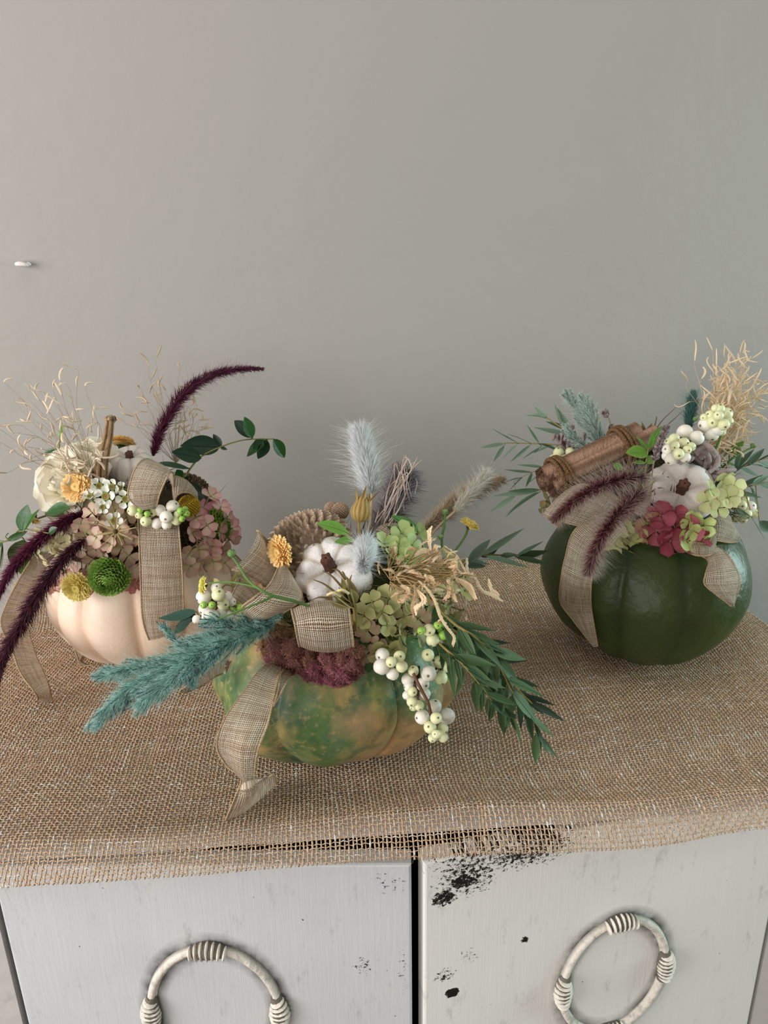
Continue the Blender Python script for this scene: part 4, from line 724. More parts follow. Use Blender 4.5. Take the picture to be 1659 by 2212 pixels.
def spray(name, label, base, tips, L, r, c, stemc, serr=False, nb=2, group=None, sub=0, spread=14, dj=.02, droop=0, cat='dried grass', sl=.00028):
    b = S(base); t = thing(name, label, cat, b, group); hd = MB(); st = MB()
    for q in tips:
        e = P(q[0], q[1], q[2]+rnd(-dj, dj)); md = mix(b, e, .55)+RNG.normal(0, .004, 3)+[0, 0, rnd(0, .006)-droop*.3]; pa = crs([b, md, e], 12); st.tube(pa, np.linspace(sl*1.6, sl, 12), 4, hx(stemc), 1, False)
        for k in range(nb):
            i = 11-k*3 if k else 11; s0 = pa[max(i, 4)]; dd = nz(nz(pa[min(i, 11)]-pa[max(i-3, 0)])+RNG.normal(0, .7, 3)+[0, 0, -droop])
            f = s0+dd*mpx(s0, spread)*rnd(.2, 1.1); st.tube([s0, f], sl*.7, 4, hx(stemc), 1, False); spikelet(hd, f, nz(dd+RNG.normal(0, .5, 3)+[0, 0, -droop]), mpx(f, L)*rnd(.6, 1.25), r*rnd(.8, 1.2), c, serr)
    hd.build('spikelets', MAT['straw'], t); st.build('stem', MAT['stem'], t); return t
def region(n, cx, cy, rx, ry, y, seed):
    rs = np.random.RandomState(seed); out = []
    for _ in range(n):
        a = rs.rand()*6.28; r = math.sqrt(rs.rand()); out.append((cx+rx*r*math.cos(a), cy+ry*r*math.sin(a), y))
    return out
GG = 'airy dried grasses'
spray('dried_grass', 'airy dried oat grass fanning over the white roses at the far left', (206, 1045, -.178), [(15, 830, -.17), (30, 865, -.17), (5, 930, -.18), (2, 955, -.18), (60, 860, -.17), (75, 850, -.17), (90, 870, -.165), (100, 850, -.165), (115, 845, -.16), (130, 830, -.16), (150, 840, -.16), (155, 870, -.16), (140, 880, -.17), (170, 800, -.15), (185, 845, -.16), (60, 895, -.17), (50, 920, -.18), (40, 935, -.18), (90, 915, -.18), (110, 900, -.18), (130, 900, -.18), (60, 965, -.2), (50, 1000, -.2), (20, 1020, -.2), (120, 945, -.2), (110, 960, -.2), (150, 955, -.2), (175, 910, -.17), (180, 940, -.19), (205, 885, -.17), (215, 915, -.18), (200, 960, -.2), (210, 985, -.2), (140, 990, -.21), (165, 985, -.21)]+region(16, 165, 990, 60, 45, -.21, 3), 38, .00105, '#ead6ba', '#a08a6e', group=GG, sl=.00013)
spray('dried_grass', 'airy dried grass behind the upright burgundy plume', (380, 1000, -.13), [(335, 775, -.09), (320, 800, -.09), (388, 795, -.09), (345, 820, -.09), (305, 840, -.1), (330, 850, -.1), (310, 870, -.1), (275, 885, -.11), (290, 900, -.11), (300, 915, -.11), (270, 915, -.11)]+region(22, 405, 915, 32, 50, -.10, 5), 32, .00095, '#d6bc9a', '#9a866c', group=GG, sl=.00012)
spray('dried_grass', 'dense tan curled grass at the top right of the dark green pumpkin', (1535, 1000, -.19), region(90, 1590, 850, 55, 85, -.16, 7)+region(25, 1560, 955, 45, 40, -.18, 8)+[(1540, 765, -.15), (1600, 760, -.15), (1500, 790, -.16), (1480, 835, -.17), (1655, 835, -.16), (1590, 790, -.15)], 42, .0008, '#f0d8b4', '#c5a77e', nb=3, sl=.00014, group=GG)
def amaranth():
    b = P(845, 1255, -.36); t = thing('dried_amaranth', 'tan serrated dried amaranth spilling over the green hydrangea', 'dried amaranth', b); hd = MB(); st = MB()
    runs = [[(930, 1190, -.345), (928, 1150, -.33), (932, 1140, -.32)], [(960, 1180, -.34), (985, 1200, -.33), (1010, 1240, -.33), (1020, 1240, -.33)], [(985, 1200, -.34), (982, 1235, -.35), (975, 1250, -.355)], [(1008, 1205, -.335), (1010, 1235, -.34), (1025, 1250, -.34), (1040, 1275, -.345), (1060, 1285, -.345), (1084, 1298, -.345)], [(1055, 1250, -.34), (1060, 1272, -.342), (1075, 1285, -.343)],
            [(985, 1250, -.355), (1000, 1258, -.36), (1015, 1270, -.362), (1027, 1292, -.365)], [(970, 1250, -.36), (968, 1280, -.368), (962, 1293, -.37)], [(972, 1255, -.36), (978, 1285, -.368), (984, 1298, -.37)], [(905, 1255, -.375), (925, 1275, -.385), (940, 1300, -.39), (950, 1330, -.393), (965, 1355, -.395), (980, 1375, -.395), (978, 1393, -.395)],
            [(945, 1310, -.39), (952, 1335, -.392), (948, 1342, -.392)], [(895, 1265, -.375), (898, 1290, -.385), (892, 1310, -.388), (893, 1330, -.39)], [(900, 1275, -.38), (915, 1295, -.388), (900, 1312, -.39), (897, 1325, -.39)], [(865, 1265, -.37), (880, 1275, -.375), (873, 1295, -.38), (862, 1298, -.38)], [(862, 1275, -.372), (860, 1290, -.378), (866, 1300, -.38)],
            [(915, 1245, -.365), (930, 1250, -.37), (935, 1265, -.372)], [(880, 1235, -.36), (900, 1220, -.355), (930, 1225, -.35), (945, 1240, -.35)], [(930, 1210, -.345), (945, 1195, -.34), (950, 1220, -.345)], [(905, 1180, -.335), (920, 1170, -.33), (940, 1165, -.325)], [(895, 1200, -.345), (915, 1190, -.34), (935, 1200, -.34)], [(855, 1175, -.335), (852, 1195, -.34), (857, 1210, -.345)], [(820, 1205, -.345), (817, 1225, -.35), (820, 1240, -.355)], [(1000, 1240, -.345), (980, 1225, -.345), (960, 1215, -.342), (945, 1215, -.34)]]
    rs = np.random.RandomState(4)
    for i in range(52):
        x, y = rs.uniform(845, 1000), rs.uniform(1185, 1285); a = rs.rand()*6.28; l = rs.uniform(14, 34); yy = -.35-(y-1190)/100*.03; runs.append([(x, y, yy), (x+l*.5*math.cos(a)+rs.uniform(-5, 5), y+l*.4*math.sin(a), yy-.004), (x+l*math.cos(a), y+l*.7*math.sin(a)+4, yy)])
    for j, r in enumerate(runs):
        pa = crs([P(*q) for q in r], max(8, 5*len(r))); n = len(pa); tt = np.linspace(0, 1, n); rad = (.0010 if j < 20 else .0006)*np.sin(np.pi*np.clip(tt*.8+.12, 0, 1))**.5; c = hx('#f4dcb8')*rnd(.85, 1.12)
        hd.tube(pa, rad*.8, 5, c, .6); tg = nz(np.gradient(pa, axis=0)); o = nz(np.cross(tg[0], [rnd(-1, 1), 1, rnd(-1, 1)]))
        q = np.linspace(0, n-1.01, n*3)
        for x in q:
            i = int(x); pp = mix(pa[i], pa[min(i+1, n-1)], x-i); 
            for s in (-1, 1): hd.petal(pp, nz(tg[i]*.8+nz(np.cross(tg[i], o))*s*.75+o*rnd(-.4, .4)), o, rad[i]*2.4, rad[i]*1.3, .1, .2, 'lance', c, c*1.1, None, 2, 2)
        st.tube(crs([b, mix(b, pa[0], .5)+RNG.normal(0, .003, 3), pa[0]], 7), .00035, 4, hx('#a98d5f'), 1, False)
    hd.build('seed_heads', MAT['straw'], t); st.build('stem', MAT['stem'], t)
amaranth()
# ------------------------------------------------------------------ cockscomb
def celosia(label, blobs, E_, hairs_, r0=12, y0=.008):
    ps = [(E_.hit(x, y, y0+(q[0] if q else 0)), r) for x, y, r, *q in blobs]; c = np.mean([p[0][0] for p in ps], 0); t = thing('cockscomb', label, 'cockscomb flower', c+[0, .015, 0], 'cockscomb flowers'); mb = MB()
    for ((p, n), r), bl in zip(ps, blobs):
        u, v, w = basis(jit(n, .3)); L = mpx(p, r); k = np.clip((bl[1]-hairs_['y0'])/hairs_['dy'], 0, 1)+rnd(-.25, .25); cA = mix(hx(hairs_['top']), hx(hairs_['bot']), np.clip(k, 0, 1))
        a0 = rnd(0, 6); th = np.linspace(0, 2*np.pi, 24, endpoint=False); ph = np.linspace(.05, 2.4, 9); G = np.array([[p+L*(math.sin(f)*(1+.22*math.sin(5*a+a0+f*2))*(math.cos(a)*u+math.sin(a)*v)+math.cos(f)*(.75+.15*math.sin(3*a+a0))*w) for a in th] for f in ph]); mb.grid(G, cA*.45, None, True)
        q = G.reshape(-1, 3); idx = RNG.integers(0, len(q), 620); d = nz(q[idx]-p); mb.hairs(q[idx]+RNG.normal(0, L*.07, (620, 3)), d+RNG.normal(0, .35, (620, 3)), L*RNG.uniform(.12, .34, 620), .00022, cA*.6, np.clip(cA*RNG.uniform(1.1, 2.3, (620, 1))+.02, 0, 1), None, 1)
    mb.build('flower_head', MAT['fur'], t); s = MB(); s.tube([c+[0, .02, -.004], c-[0, .004, 0]], .003, 8, hx('#5a4a30')); s.build('stem', MAT['stem'], t)
celosia('large velvety burgundy cockscomb across the front of the mottled pumpkin', [(590, 1368, 22), (578, 1395, 20), (600, 1400, 24, .004), (590, 1425, 22), (612, 1430, 22, .003), (632, 1400, 22, .004), (640, 1425, 20, .004), (612, 1375, 20), (650, 1405, 16), (655, 1445, 18, .002), (630, 1450, 16), (668, 1425, 20, .002), (672, 1400, 14), (680, 1445, 18, .004), (668, 1462, 16, .002), (690, 1465, 16, .002), (700, 1440, 16, .001), (705, 1420, 18, .002), (722, 1440, 20, .004), (715, 1465, 17, .003), (735, 1470, 16, .002), (742, 1450, 20, .005), (740, 1425, 20, .003), (762, 1435, 20, .004), (755, 1460, 16, .002), (770, 1410, 18, .002), (758, 1400, 18, .002), (775, 1450, 12), (655, 1470, 12), (735, 1402, 16), (645, 1460, 12), (570, 1370, 14), (720, 1482, 12, .002)], DB, dict(y0=1375, dy=95, top='#9c7852', bot='#aa6472'))
celosia('small brown cockscomb at the left edge of the mottled pumpkin', [(500, 1440, 17), (520, 1435, 18, .003), (540, 1445, 18), (515, 1458, 18, .003), (535, 1465, 15, .002), (525, 1478, 12)], DB, dict(y0=1425, dy=70, top='#7d6546', bot='#955f5c'), y0=.006)
# ------------------------------------------------------------------ wooden cone flowers, pods, balls
def cone(label, p, n, R, N, cin, cout, name='wood_cone_flower', lw=(.34, .20), dome=.75, top=.9):
    t = thing(name, label, 'wooden cone flower', p-nz(n)*R*.5, 'dried wooden cone flowers'); u, v, w = basis(n); mb = MB()
    for i in range(N):
        q = (i+.5)/N; a = i*2.39996; o = math.cos(a)*u+math.sin(a)*v; f = math.sqrt(q)*1.75; b = p+R*(math.sin(f)*o+math.cos(f)*w*dome)*.78; d = nz(o*math.sin(f*.85)+w*math.cos(f*.85)*1.1); L = R*lw[0]*mix(.7, 1.25, q); W = R*lw[1]*mix(.55, 1.5, q)
        s = nz(np.cross(o, w)); nn = nz(np.cross(s, d)); nn = nn if nn@o > 0 else -nn; cv = rnd(.85, 1.1)
        mb.petal(b, d, nn, L, W, -.22, -.15, 'scale', hx(cout)*.7*cv, hx(cout)*cv, hx(cout)*1.1*cv, 5, 3); mb.petal(b-nn*R*.022, d, nn, L*.97, W*.9, -.20, -.15, 'scale', hx(cin)*.8, hx(cin)*cv, None, 5, 3)
    mb.build('scales', MAT['dry'], t); mb = MB(); mb.ell(p, np.array([u*R*.76, v*R*.76, w*R*.76*dome]), 24, 12, hx(cin)*.6); mb.build('cone_core', MAT['bark'], t); return t
cone('large pale wooden cone flower behind the middle small white pumpkin', P(668, 1196, -.296), (-.28, -.60, .75), mpx(P(665, 1180, -.28), 88), 170, '#b8a087', '#eadfc9')
cone('ridged wooden cone flower seen side-on behind the left burlap bow', P(415, 1075, -.135), (.75, -.2, .55), mpx(P(420, 1060, -.14), 52), 150, '#7d604a', '#c9b597')
cone('small shaggy brown cone behind the upper end of the cinnamon bundle', P(1375, 955, -.165), (.1, -.3, .95), mpx(P(1375, 950, -.18), 32), 90, '#6b5240', '#b09a80')
def balls(label, items, y, col, name, bump, cat, group=None, seedc=None):
    c = P(items[0][0], items[0][1], y); t = thing(name, label, cat, c, group)
    for x, yy, r, dy in items:
        p = P(x, yy, y+dy); R = mpx(p, r); mb = MB(); mb.ell(p, R*.93, 24, 16, hx(col)*.75); n = int(bump)
        for i in range(n):
            z = 1-2*(i+.5)/n; a = i*2.39996; d = np.array([math.sqrt(1-z*z)*math.cos(a), math.sqrt(1-z*z)*math.sin(a), z]); mb.ell(p+d*R*.94, R*1.7/math.sqrt(n)*rnd(.8, 1.05), 5, 4, mix(hx(col), hx(seedc or col), rnd(0, 1))*rnd(.85, 1.12))
        mb.build('ball', MAT['petal_w'], t)
    mb = MB(); mb.tube([c, c+[0, .004, -.025]], .0009, 6, hx('#8a7a4a')); mb.build('stem', MAT['stem'], t)
balls('pair of beige fuzzy ball pods above the large wooden cone flower', [(735, 1104, 19, -.004), (716, 1100, 16, .004)], -.26, '#c4a58a', 'ball_pod', 260, 'ball pod')
balls('golden drumstick ball flower beside the right end of the left berries', [(408, 1093, 24, 0)], -.205, '#b8901c', 'drumstick_flower', 320, 'flower', None, '#d9b93a')
def pod_up():
    b = P(775, 1128, -.300); t = thing('seed_pod', 'upright golden-brown ridged seed pod below the tall bunny tail', 'seed pod', b, 'dried love-in-a-mist pods'); mb = MB(); th = np.linspace(0, 2*np.pi, 48, endpoint=False); top = P(785, 1078, -.295); ax = nz(top-b); u, v, w = basis(ax); L = np.linalg.norm(top-b); rows = []; cols = []
    for h, r in ((0, .05), (.06, .22), (.2, .34), (.4, .40), (.6, .38), (.8, .30), (1, .26), (1.1, .18)):
        q = L*r*(1+.13*np.abs(np.sin(6*th+h*1.5))); rows.append(b+ax*L*h+np.cos(th)[:, None]*u*q[:, None]+np.sin(th)[:, None]*v*q[:, None]); k = np.abs(np.sin(6*th+h*1.5))[:, None]; cols.append(mix(hx('#6e5527'), hx('#c0a362'), k))
    mb.grid(np.array(rows), np.array(cols), None, True); mb.build('capsule', MAT['petal'], t); mb = MB()
    for i in range(6):
        a = i*1.047; o = math.cos(a)*u+math.sin(a)*v; mb.petal(b+ax*L*.8+o*L*.22, nz(ax+o*.25), o, L*rnd(.35, .9), L*.16, .3, rnd(-.5, .8), 'lance', hx('#b39556'), hx('#7d6636'))
    mb.build('horns', MAT['petal'], t); mb = MB(); mb.tube([b, P(778, 1200, -.31)], .0009, 6, hx('#8a7340')); mb.build('stem', MAT['stem'], t)
pod_up()
def pod_open():
    b = P(765, 1308, -.385); t = thing('seed_pod', 'opened olive seed pod with long curved horns in front of the middle small white pumpkin', 'seed pod', b, 'dried love-in-a-mist pods'); mb = MB(); hn = MB()
    for (x, y, yy), (tx, ty) in (((742, 1242, -.392), (718, 1230)), ((735, 1262, -.395), (697, 1233)), ((725, 1280, -.40), (677, 1252)), ((712, 1292, -.40), (673, 1296)), ((745, 1245, -.385), (738, 1236)), ((752, 1270, -.398), (760, 1242))):
        p = P(x, y, yy); d = nz(p-b); L = np.linalg.norm(p-b); s = nz(np.cross(d, fw))
        for sg in (-1, 1): mb.petal(b, d, nz(-fw+s*sg*.9), L, L*.26, .45, .12, 'lance', hx('#77713a'), hx('#8f8a4c'), hx('#c9b986'), 8, 4)
        hn.tube(crs([p-d*L*.1, mix(p, P(tx, ty, yy), .5)+[0, 0, .001], P(tx, ty, yy)], 10), np.linspace(.0007, .0002, 10), 5, hx('#6f5a34'))
    for k in range(2):
        p0 = P(735+k*18, 1288-k*6, -.405); hn.tube(crs([p0, p0+[-.003, -.002, .003], p0+[-.006, 0, .001]], 8), .0007, 6, hx('#cfc08c'))
    mb.build('capsule', MAT['petal'], t); hn.build('horns', MAT['stem'], t); mb = MB(); mb.tube(crs([b, P(768, 1330, -.375), P(768, 1360, -.36)], 8), .0011, 6, hx('#7d6a35')); mb.build('stem', MAT['stem'], t)
pod_open()
def star():
    c, n = DA.hit(250, 1148, .020); n = nz(np.array([0, -.9, .3])); t = thing('star_seed_pod', 'star-shaped straw-coloured seed head on the dusty pink hydrangea', 'seed pod', c); u, v, w = basis(n); mb = MB()
    for i in range(10):
        a = i*.628+.15; o = nz(math.cos(a)*u+math.sin(a)*v+w*.22); L = mpx(c, rnd(30, 44)); mb.petal(c, o, w, L, L*.13, .5, -.25, 'lance', hx('#b3a06a'), hx('#cdbb8c'), hx('#8d7a4c'), 8, 2); mb.tube(crs([c+o*L*.9, c+o*L*1.1, c+o*L*1.15-w*L*.12], 5), [.0003]*3+[.00015]*2, 4, hx('#c9b68a'))
    mb.build('rays', MAT['petal'], t); mb = MB(); mb.ell(c+w*.0004, np.array([u, v, w])*.0016, 10, 8, hx('#4a3520')); mb.build('center', MAT['stem'], t)
star()
def curly():
    c = P(1520, 1000, -.18); t = thing('curled_seed_pod', 'grey-mauve knotted curly pod behind the lumpy white pumpkin', 'seed pod', c); mb = MB()
    runs = [[(1490, 985), (1510, 972), (1530, 985), (1532, 1015)], [(1500, 980), (1520, 968), (1540, 985), (1540, 1010)], [(1488, 992), (1500, 985), (1515, 1000), (1520, 1020)], [(1515, 985), (1530, 980), (1524, 1005), (1515, 1018)], [(1480, 1005), (1495, 1008), (1510, 1018), (1525, 1025)], [(1512, 1020), (1540, 1025), (1565, 1018), (1588, 1015)], [(1515, 1025), (1545, 1032), (1560, 1035), (1575, 1028)], [(1520, 1020), (1535, 1042), (1540, 1060), (1542, 1078)], [(1510, 1015), (1530, 1035), (1532, 1055), (1538, 1075)], [(1465, 1000), (1480, 1000), (1500, 1012), (1515, 1020)], [(1530, 975), (1548, 985), (1548, 1005), (1530, 1022)], [(1495, 975), (1515, 960), (1535, 968), (1545, 980)]]
    for i, r in enumerate(runs): mb.tube(crs([P(x, y, -.222-.006*math.sin(k*1.3+i)-.0012*(i % 4)) for k, (x, y) in enumerate(r)], 14), np.linspace(.0027, .0016, 14), 7, hx('#a3928d')*rnd(.85, 1.15))
    mb.build('curls', MAT['dry'], t); mb = MB(); mb.ell(P(1522, 1012, -.216), .005, 12, 8, hx('#6f605c')); mb.build('pod_core', MAT['dry'], t)
    c = P(1222, 955, -.155); t = thing('curled_seed_pod', 'small mauve-grey papery pod behind the berries left of the cinnamon', 'seed pod', c); mb = MB()
    for i in range(9): mb.tube(crs([P(1225, 980, -.16), P(1205+i*7, 950, -.16+.003*(i % 3)), P(1198+i*8, 960-rnd(5, 30), -.158), P(1195+i*8, 968-rnd(0, 20), -.165)], 10), np.linspace(.0015, .001, 10), 6, hx('#a08e88')*rnd(.85, 1.15))
    mb.build('curls', MAT['dry'], t); mb = MB(); mb.ell(P(1225, 978, -.158), .003, 10, 6, hx('#6f605c')); mb.build('pod_core', MAT['dry'], t)
curly()
# tall dry stalk of the cream pumpkin
t = thing('pumpkin_stalk', 'tall ridged dry brown stalk standing beside the left small white pumpkin', 'pumpkin stalk', P(222, 1045, -.19)); mb = MB(); pa = crs([P(226, 1060, -.19), P(219, 1030, -.19), P(222, 990, -.188), P(231, 950, -.184), (P(236, 920, -.182)), P(238, 905, -.18)], 26); tg = nz(np.gradient(pa, axis=0)); rows = []; cols = []; th = np.linspace(0, 2*np.pi, 40, endpoint=False); u0 = np.array([1., 0, 0])
for i, p in enumerate(pa):
    u = nz(u0-(u0@tg[i])*tg[i]); v = np.cross(tg[i], u); q = i/25; R = mpx(p, 1)*np.interp(q, [0, .25, .6, .85, .95, 1], [10, 13, 11, 8.5, 10, 13]); k = np.abs(np.sin(2.5*th+q*1.2)); rr = R*(.72+.36*k)*(1+(.10*np.sin(th*9) if q > .9 else 0)); rows.append(p+np.cos(th)[:, None]*u*rr[:, None]+np.sin(th)[:, None]*v*rr[:, None]); cols.append(mix(hx('#33271a'), hx('#ad8a62'), k[:, None]**.8))
mb.grid(np.array(rows), np.array(cols), None, True); mb.build('ridged_stalk', MAT['bark'], t); mb = MB(); p = pa[-1]
for i in range(26): a = rnd(0, 6.28); r = rnd(0, 1)*mpx(p, 11); mb.ell(p+np.array([math.cos(a)*r, math.sin(a)*r, rnd(-.0005, .0012)]), np.array([rnd(.0008, .0016), rnd(.0008, .0016), rnd(.001, .0022)]), 6, 5, hx(('#a48a66', '#5d4a34', '#c2ab84')[i % 3]))
mb.build('broken_top', MAT['bark'], t)
# ------------------------------------------------------------------ cinnamon bundle
t = thing('cinnamon_bundle', 'bundle of cinnamon sticks tied twice with twine on the dark green pumpkin', 'cinnamon bundle', P(1285, 1000, -.215)); e0, e1 = P(1178, 1046, -.225), P(1400, 938, -.195); ax = nz(e1-e0); u, v, w = basis(ax); Lc = np.linalg.norm(e1-e0)
if v[2] < 0: v = -v
for k, (a, b, r, s0, s1) in enumerate(((0, .0055, .0078, 0, .93), (.0006, -.0045, .0072, .03, .97), (.0095, .0015, .0070, .01, .90), (-.0085, -.001, .0060, .05, 1.0))):
    dd = -fw+(fw@ax)*ax; dd = nz(dd); uu = nz(np.cross(ax, dd)); vv = -uu if uu[2] < 0 else uu
    c0 = e0+ax*Lc*s0+vv*b-dd*a*.6*(1 if k > 1 else 0)-dd*.0; th = np.linspace(0, 2*np.pi*1.55, 56); rr = r*(1-.30*np.abs(np.linspace(-1, 1, 56))**1.5*(np.abs(np.linspace(-1, 1, 56)) > .55)); rows = []; cols = []
    for i in range(22):
        q = i/21; ec = 1+(rnd(-.03, .05) if i in (0, 21) else 0); o = c0+ax*Lc*(s1-s0)*q*ec+dd*.0005*math.sin(q*5); rows.append(o+(np.cos(th)*rr*(1+.03*np.sin(q*9+th*2)))[:, None]*dd+(np.sin(th)*rr)[:, None]*vv); cols.append(mix(hx('#6b4e3b'), hx('#a8866e'), np.clip(.6+.5*np.sin(th*4+q*2+k), 0, 1)[:, None]*np.ones((56, 1))))
    mb = MB(); mb.grid(np.array(rows), np.array(cols)); o = mb.build('cinnamon_stick', M('cinnamon_bark', None, .7, .25, (60, .4, '#6a4a38', .45, .7), (420, 1.6), streak=(1, 1, 1)) if k == 0 else bpy.data.materials['cinnamon_bark'], t)
for q in (.13, .74):
    mb = MB(); c = e0+ax*Lc*q
    for k in range(3):
        th = np.linspace(0, 2*np.pi, 90); off = (k-1)*.0032; pth = c+ax*(off+.0012*np.sin(th+k))[:, None]+(np.cos(th)*.0112)[:, None]*dd+(np.sin(th)*.0145)[:, None]*vv
        for s in range(3):
            a = th*16+s*2.094; tg = nz(np.gradient(pth, axis=0)); ra = nz(pth-c); mb.tube(pth+ra*(np.cos(a)*.0008)[:, None]+ax*(np.sin(a)*.0008)[:, None], .0009, 6, hx('#9a7448'), 1, False)
    mb.build('twine_tie', MAT['twine'], t)
# ------------------------------------------------------------------ foliage
def branch(name, label, stem_, leaves, LL, WW, cols, group, prof='lance', cat='leafy branch', m='matte_leaf', seed=0, k=(0, 0), mid=None, sr=.0008, fan=.75, stemc='#8a7a45', nrm=None):
    rs = np.random.RandomState(seed); pa = crs([S(q) for q in stem_], 40); t = thing(name, label, cat, pa[0], group); st = MB(); st.tube(pa, np.linspace(sr, sr*.5, 40), 6, hx(stemc)); lf = MB(); tg = nz(np.gradient(pa, axis=0))
    def put(p, d, L, W):
        nn = nz(-fw*.7+np.array([0, 0, .6])+rs.normal(0, .45, 3)) if nrm is None else nz(np.array(nrm)+rs.normal(0, .3, 3)); c = hx(cols[rs.randint(len(cols))])*rs.uniform(.85, 1.15); s = nz(np.cross(d, nn)); cu = rs.uniform(.05, .2); be = rs.uniform(-.45, .35); lf.petal(p, d, nn, L, W, cu, be, prof, c*.9, c, c*1.18, 9, 4)
        n2 = nz(nn-(nn@d)*d); a = be*np.linspace(0, 1, 8); X = np.concatenate([[0], np.cumsum(np.cos(a[:-1]))])/7; Z = np.concatenate([[0], np.cumsum(np.sin(a[:-1]))])/7
        lf.tube(p+L*.97*(X[:, None]*d+Z[:, None]*n2)+n2*.0001, np.linspace(.00028, .00008, 8), 4, c*1.45, 1, False)
    if isinstance(leaves, int):
        for i in range(leaves):
            q = (i+.6)/leaves; j = min(int(q*39), 38); sgn = 1 if i % 2 else -1; sd = nz(np.cross(tg[j], fw))*sgn; d = nz(tg[j]*rs.uniform(.6, 1.0)+sd*rs.uniform(.35, 1.0)*fan+np.array([0, 0, k[1]])+rs.normal(0, .22, 3)); L = mpx(pa[j], LL)*rs.uniform(.7, 1.15)*(1-.25*q); put(pa[j], d, L, L*WW*rs.uniform(.8, 1.2))
    else:
        for x0, y0, x1, y1, yy0, yy1, wr in leaves:
            p, e = P(x0, y0, yy0), P(x1, y1, yy1); L = np.linalg.norm(e-p); put(p, nz(e-p), L, L*wr); j = np.argmin(np.linalg.norm(pa-p, axis=1)); st.tube([pa[j], p], sr*.6, 4, hx(stemc), 1, False)
    lf.build('leaves', MAT[m], t); st.build('stem', MAT['stem'], t); return t
EG = ('#46603a', '#506a42', '#3a5230', '#5c744e'); EB = ('#5f7860', '#71876f', '#526b4f', '#465e40'); GE = 'narrow-leaf eucalyptus branches'
EN = (0.1, -.6, .8)
branch('eucalyptus_branch', 'long eucalyptus branch trailing down onto the burlap right of the front pumpkin', [(940, 1310, -.335), (985, 1350, -.36), (1025, 1375, -.367), (1062, 1410, -.37), (1085, 1450, -.37), (1110, 1500, -.37), (1150, 1555, -.37), (1165, 1595, -.37)], 28, 112, .26, EG, GE, seed=3, fan=.7, k=(0, -.35), nrm=EN)
branch('eucalyptus_branch', 'second eucalyptus branch hanging close beside the mottled pumpkin', [(930, 1370, -.34), (960, 1400, -.365), (995, 1430, -.375), (1030, 1470, -.378), (1060, 1510, -.375), (1085, 1540, -.37)], 24, 100, .22, EG, GE, seed=5, fan=.7, k=(0, -.45), nrm=EN)
branch('eucalyptus_branch', 'dark eucalyptus branch behind the trailing one, against the burlap', [(950, 1330, -.30), (1000, 1360, -.31), (1040, 1400, -.315), (1080, 1440, -.32), (1120, 1490, -.33), (1150, 1520, -.34)], 22, 100, .2, ('#233a26', '#2c4a2e'), GE, seed=8, fan=.8, k=(0, -.2), nrm=EN)
branch('eucalyptus_branch', 'eucalyptus branch with long leaves hanging straight down between the berries and the trailing branch', [(955, 1345, -.325), (1010, 1385, -.345), (1055, 1440, -.35), (1085, 1500, -.35), (1105, 1550, -.35)], 18, 105, .2, EG, GE, seed=21, fan=.5, k=(0, -.9), nrm=EN)
branch('eucalyptus_branch', 'blue-green eucalyptus sprig pointing right towards the dark green pumpkin', [(985, 1220, -.255), (1030, 1200, -.24), (1080, 1199, -.23), (1115, 1201, -.222)], [(1010, 1215, 1063, 1163, -.25, -.245, .30), (1040, 1200, 1125, 1145, -.24, -.22, .12), (1048, 1201, 1146, 1227, -.24, -.24, .16), (1082, 1208, 1120, 1190, -.23, -.24, .42), (1114, 1202, 1175, 1169, -.222, -.21, .11), (1113, 1203, 1192, 1219, -.222, -.225, .16), (1118, 1200, 1175, 1200, -.222, -.20, .18), (1035, 1200, 1100, 1186, -.24, -.21, .16), (1015, 1212, 1060, 1218, -.25, -.24, .2), (1000, 1225, 1058, 1213, -.25, -.23, .25)], 0, 0, EB, GE, seed=9)
branch('eucalyptus_branch', 'eucalyptus sprig reaching left from behind the cinnamon, upper one', [(1260, 990, -.14), (1225, 965, -.13), (1190, 960, -.12), (1150, 958, -.11), (1092, 957, -.10)], [(1090, 958, 1036, 968, -.10, -.10, .16), (1090, 962, 1067, 998, -.10, -.095, .2), (1119, 957, 1058, 929, -.105, -.10, .13), (1117, 960, 1085, 990, -.105, -.1, .13), (1145, 957, 1094, 932, -.11, -.10, .15), (1147, 960, 1100, 1000, -.11, -.105, .12), (1165, 958, 1134, 917, -.115, -.11, .12), (1208, 977, 1165, 950, -.12, -.12, .32), (1170, 964, 1128, 990, -.11, -.11, .09), (1190, 962, 1148, 975, -.115, -.11, .2)], 0, 0, EB, GE, seed=10)
branch('eucalyptus_branch', 'eucalyptus sprig fanning up and left behind the mint plume', [(1280, 990, -.15), (1245, 945, -.135), (1215, 925, -.13), (1185, 905, -.12), (1178, 900, -.12)], [(1180, 902, 1132, 889, -.12, -.11, .26), (1183, 905, 1153, 877, -.12, -.115, .3), (1232, 930, 1178, 908, -.13, -.12, .2), (1235, 935, 1203, 880, -.13, -.12, .2), (1215, 925, 1197, 868, -.13, -.12, .1), (1242, 945, 1180, 912, -.13, -.12, .2), (1230, 938, 1150, 928, -.13, -.12, .13), (1250, 960, 1220, 925, -.135, -.13, .2)], 0, 0, EB, GE, seed=11)
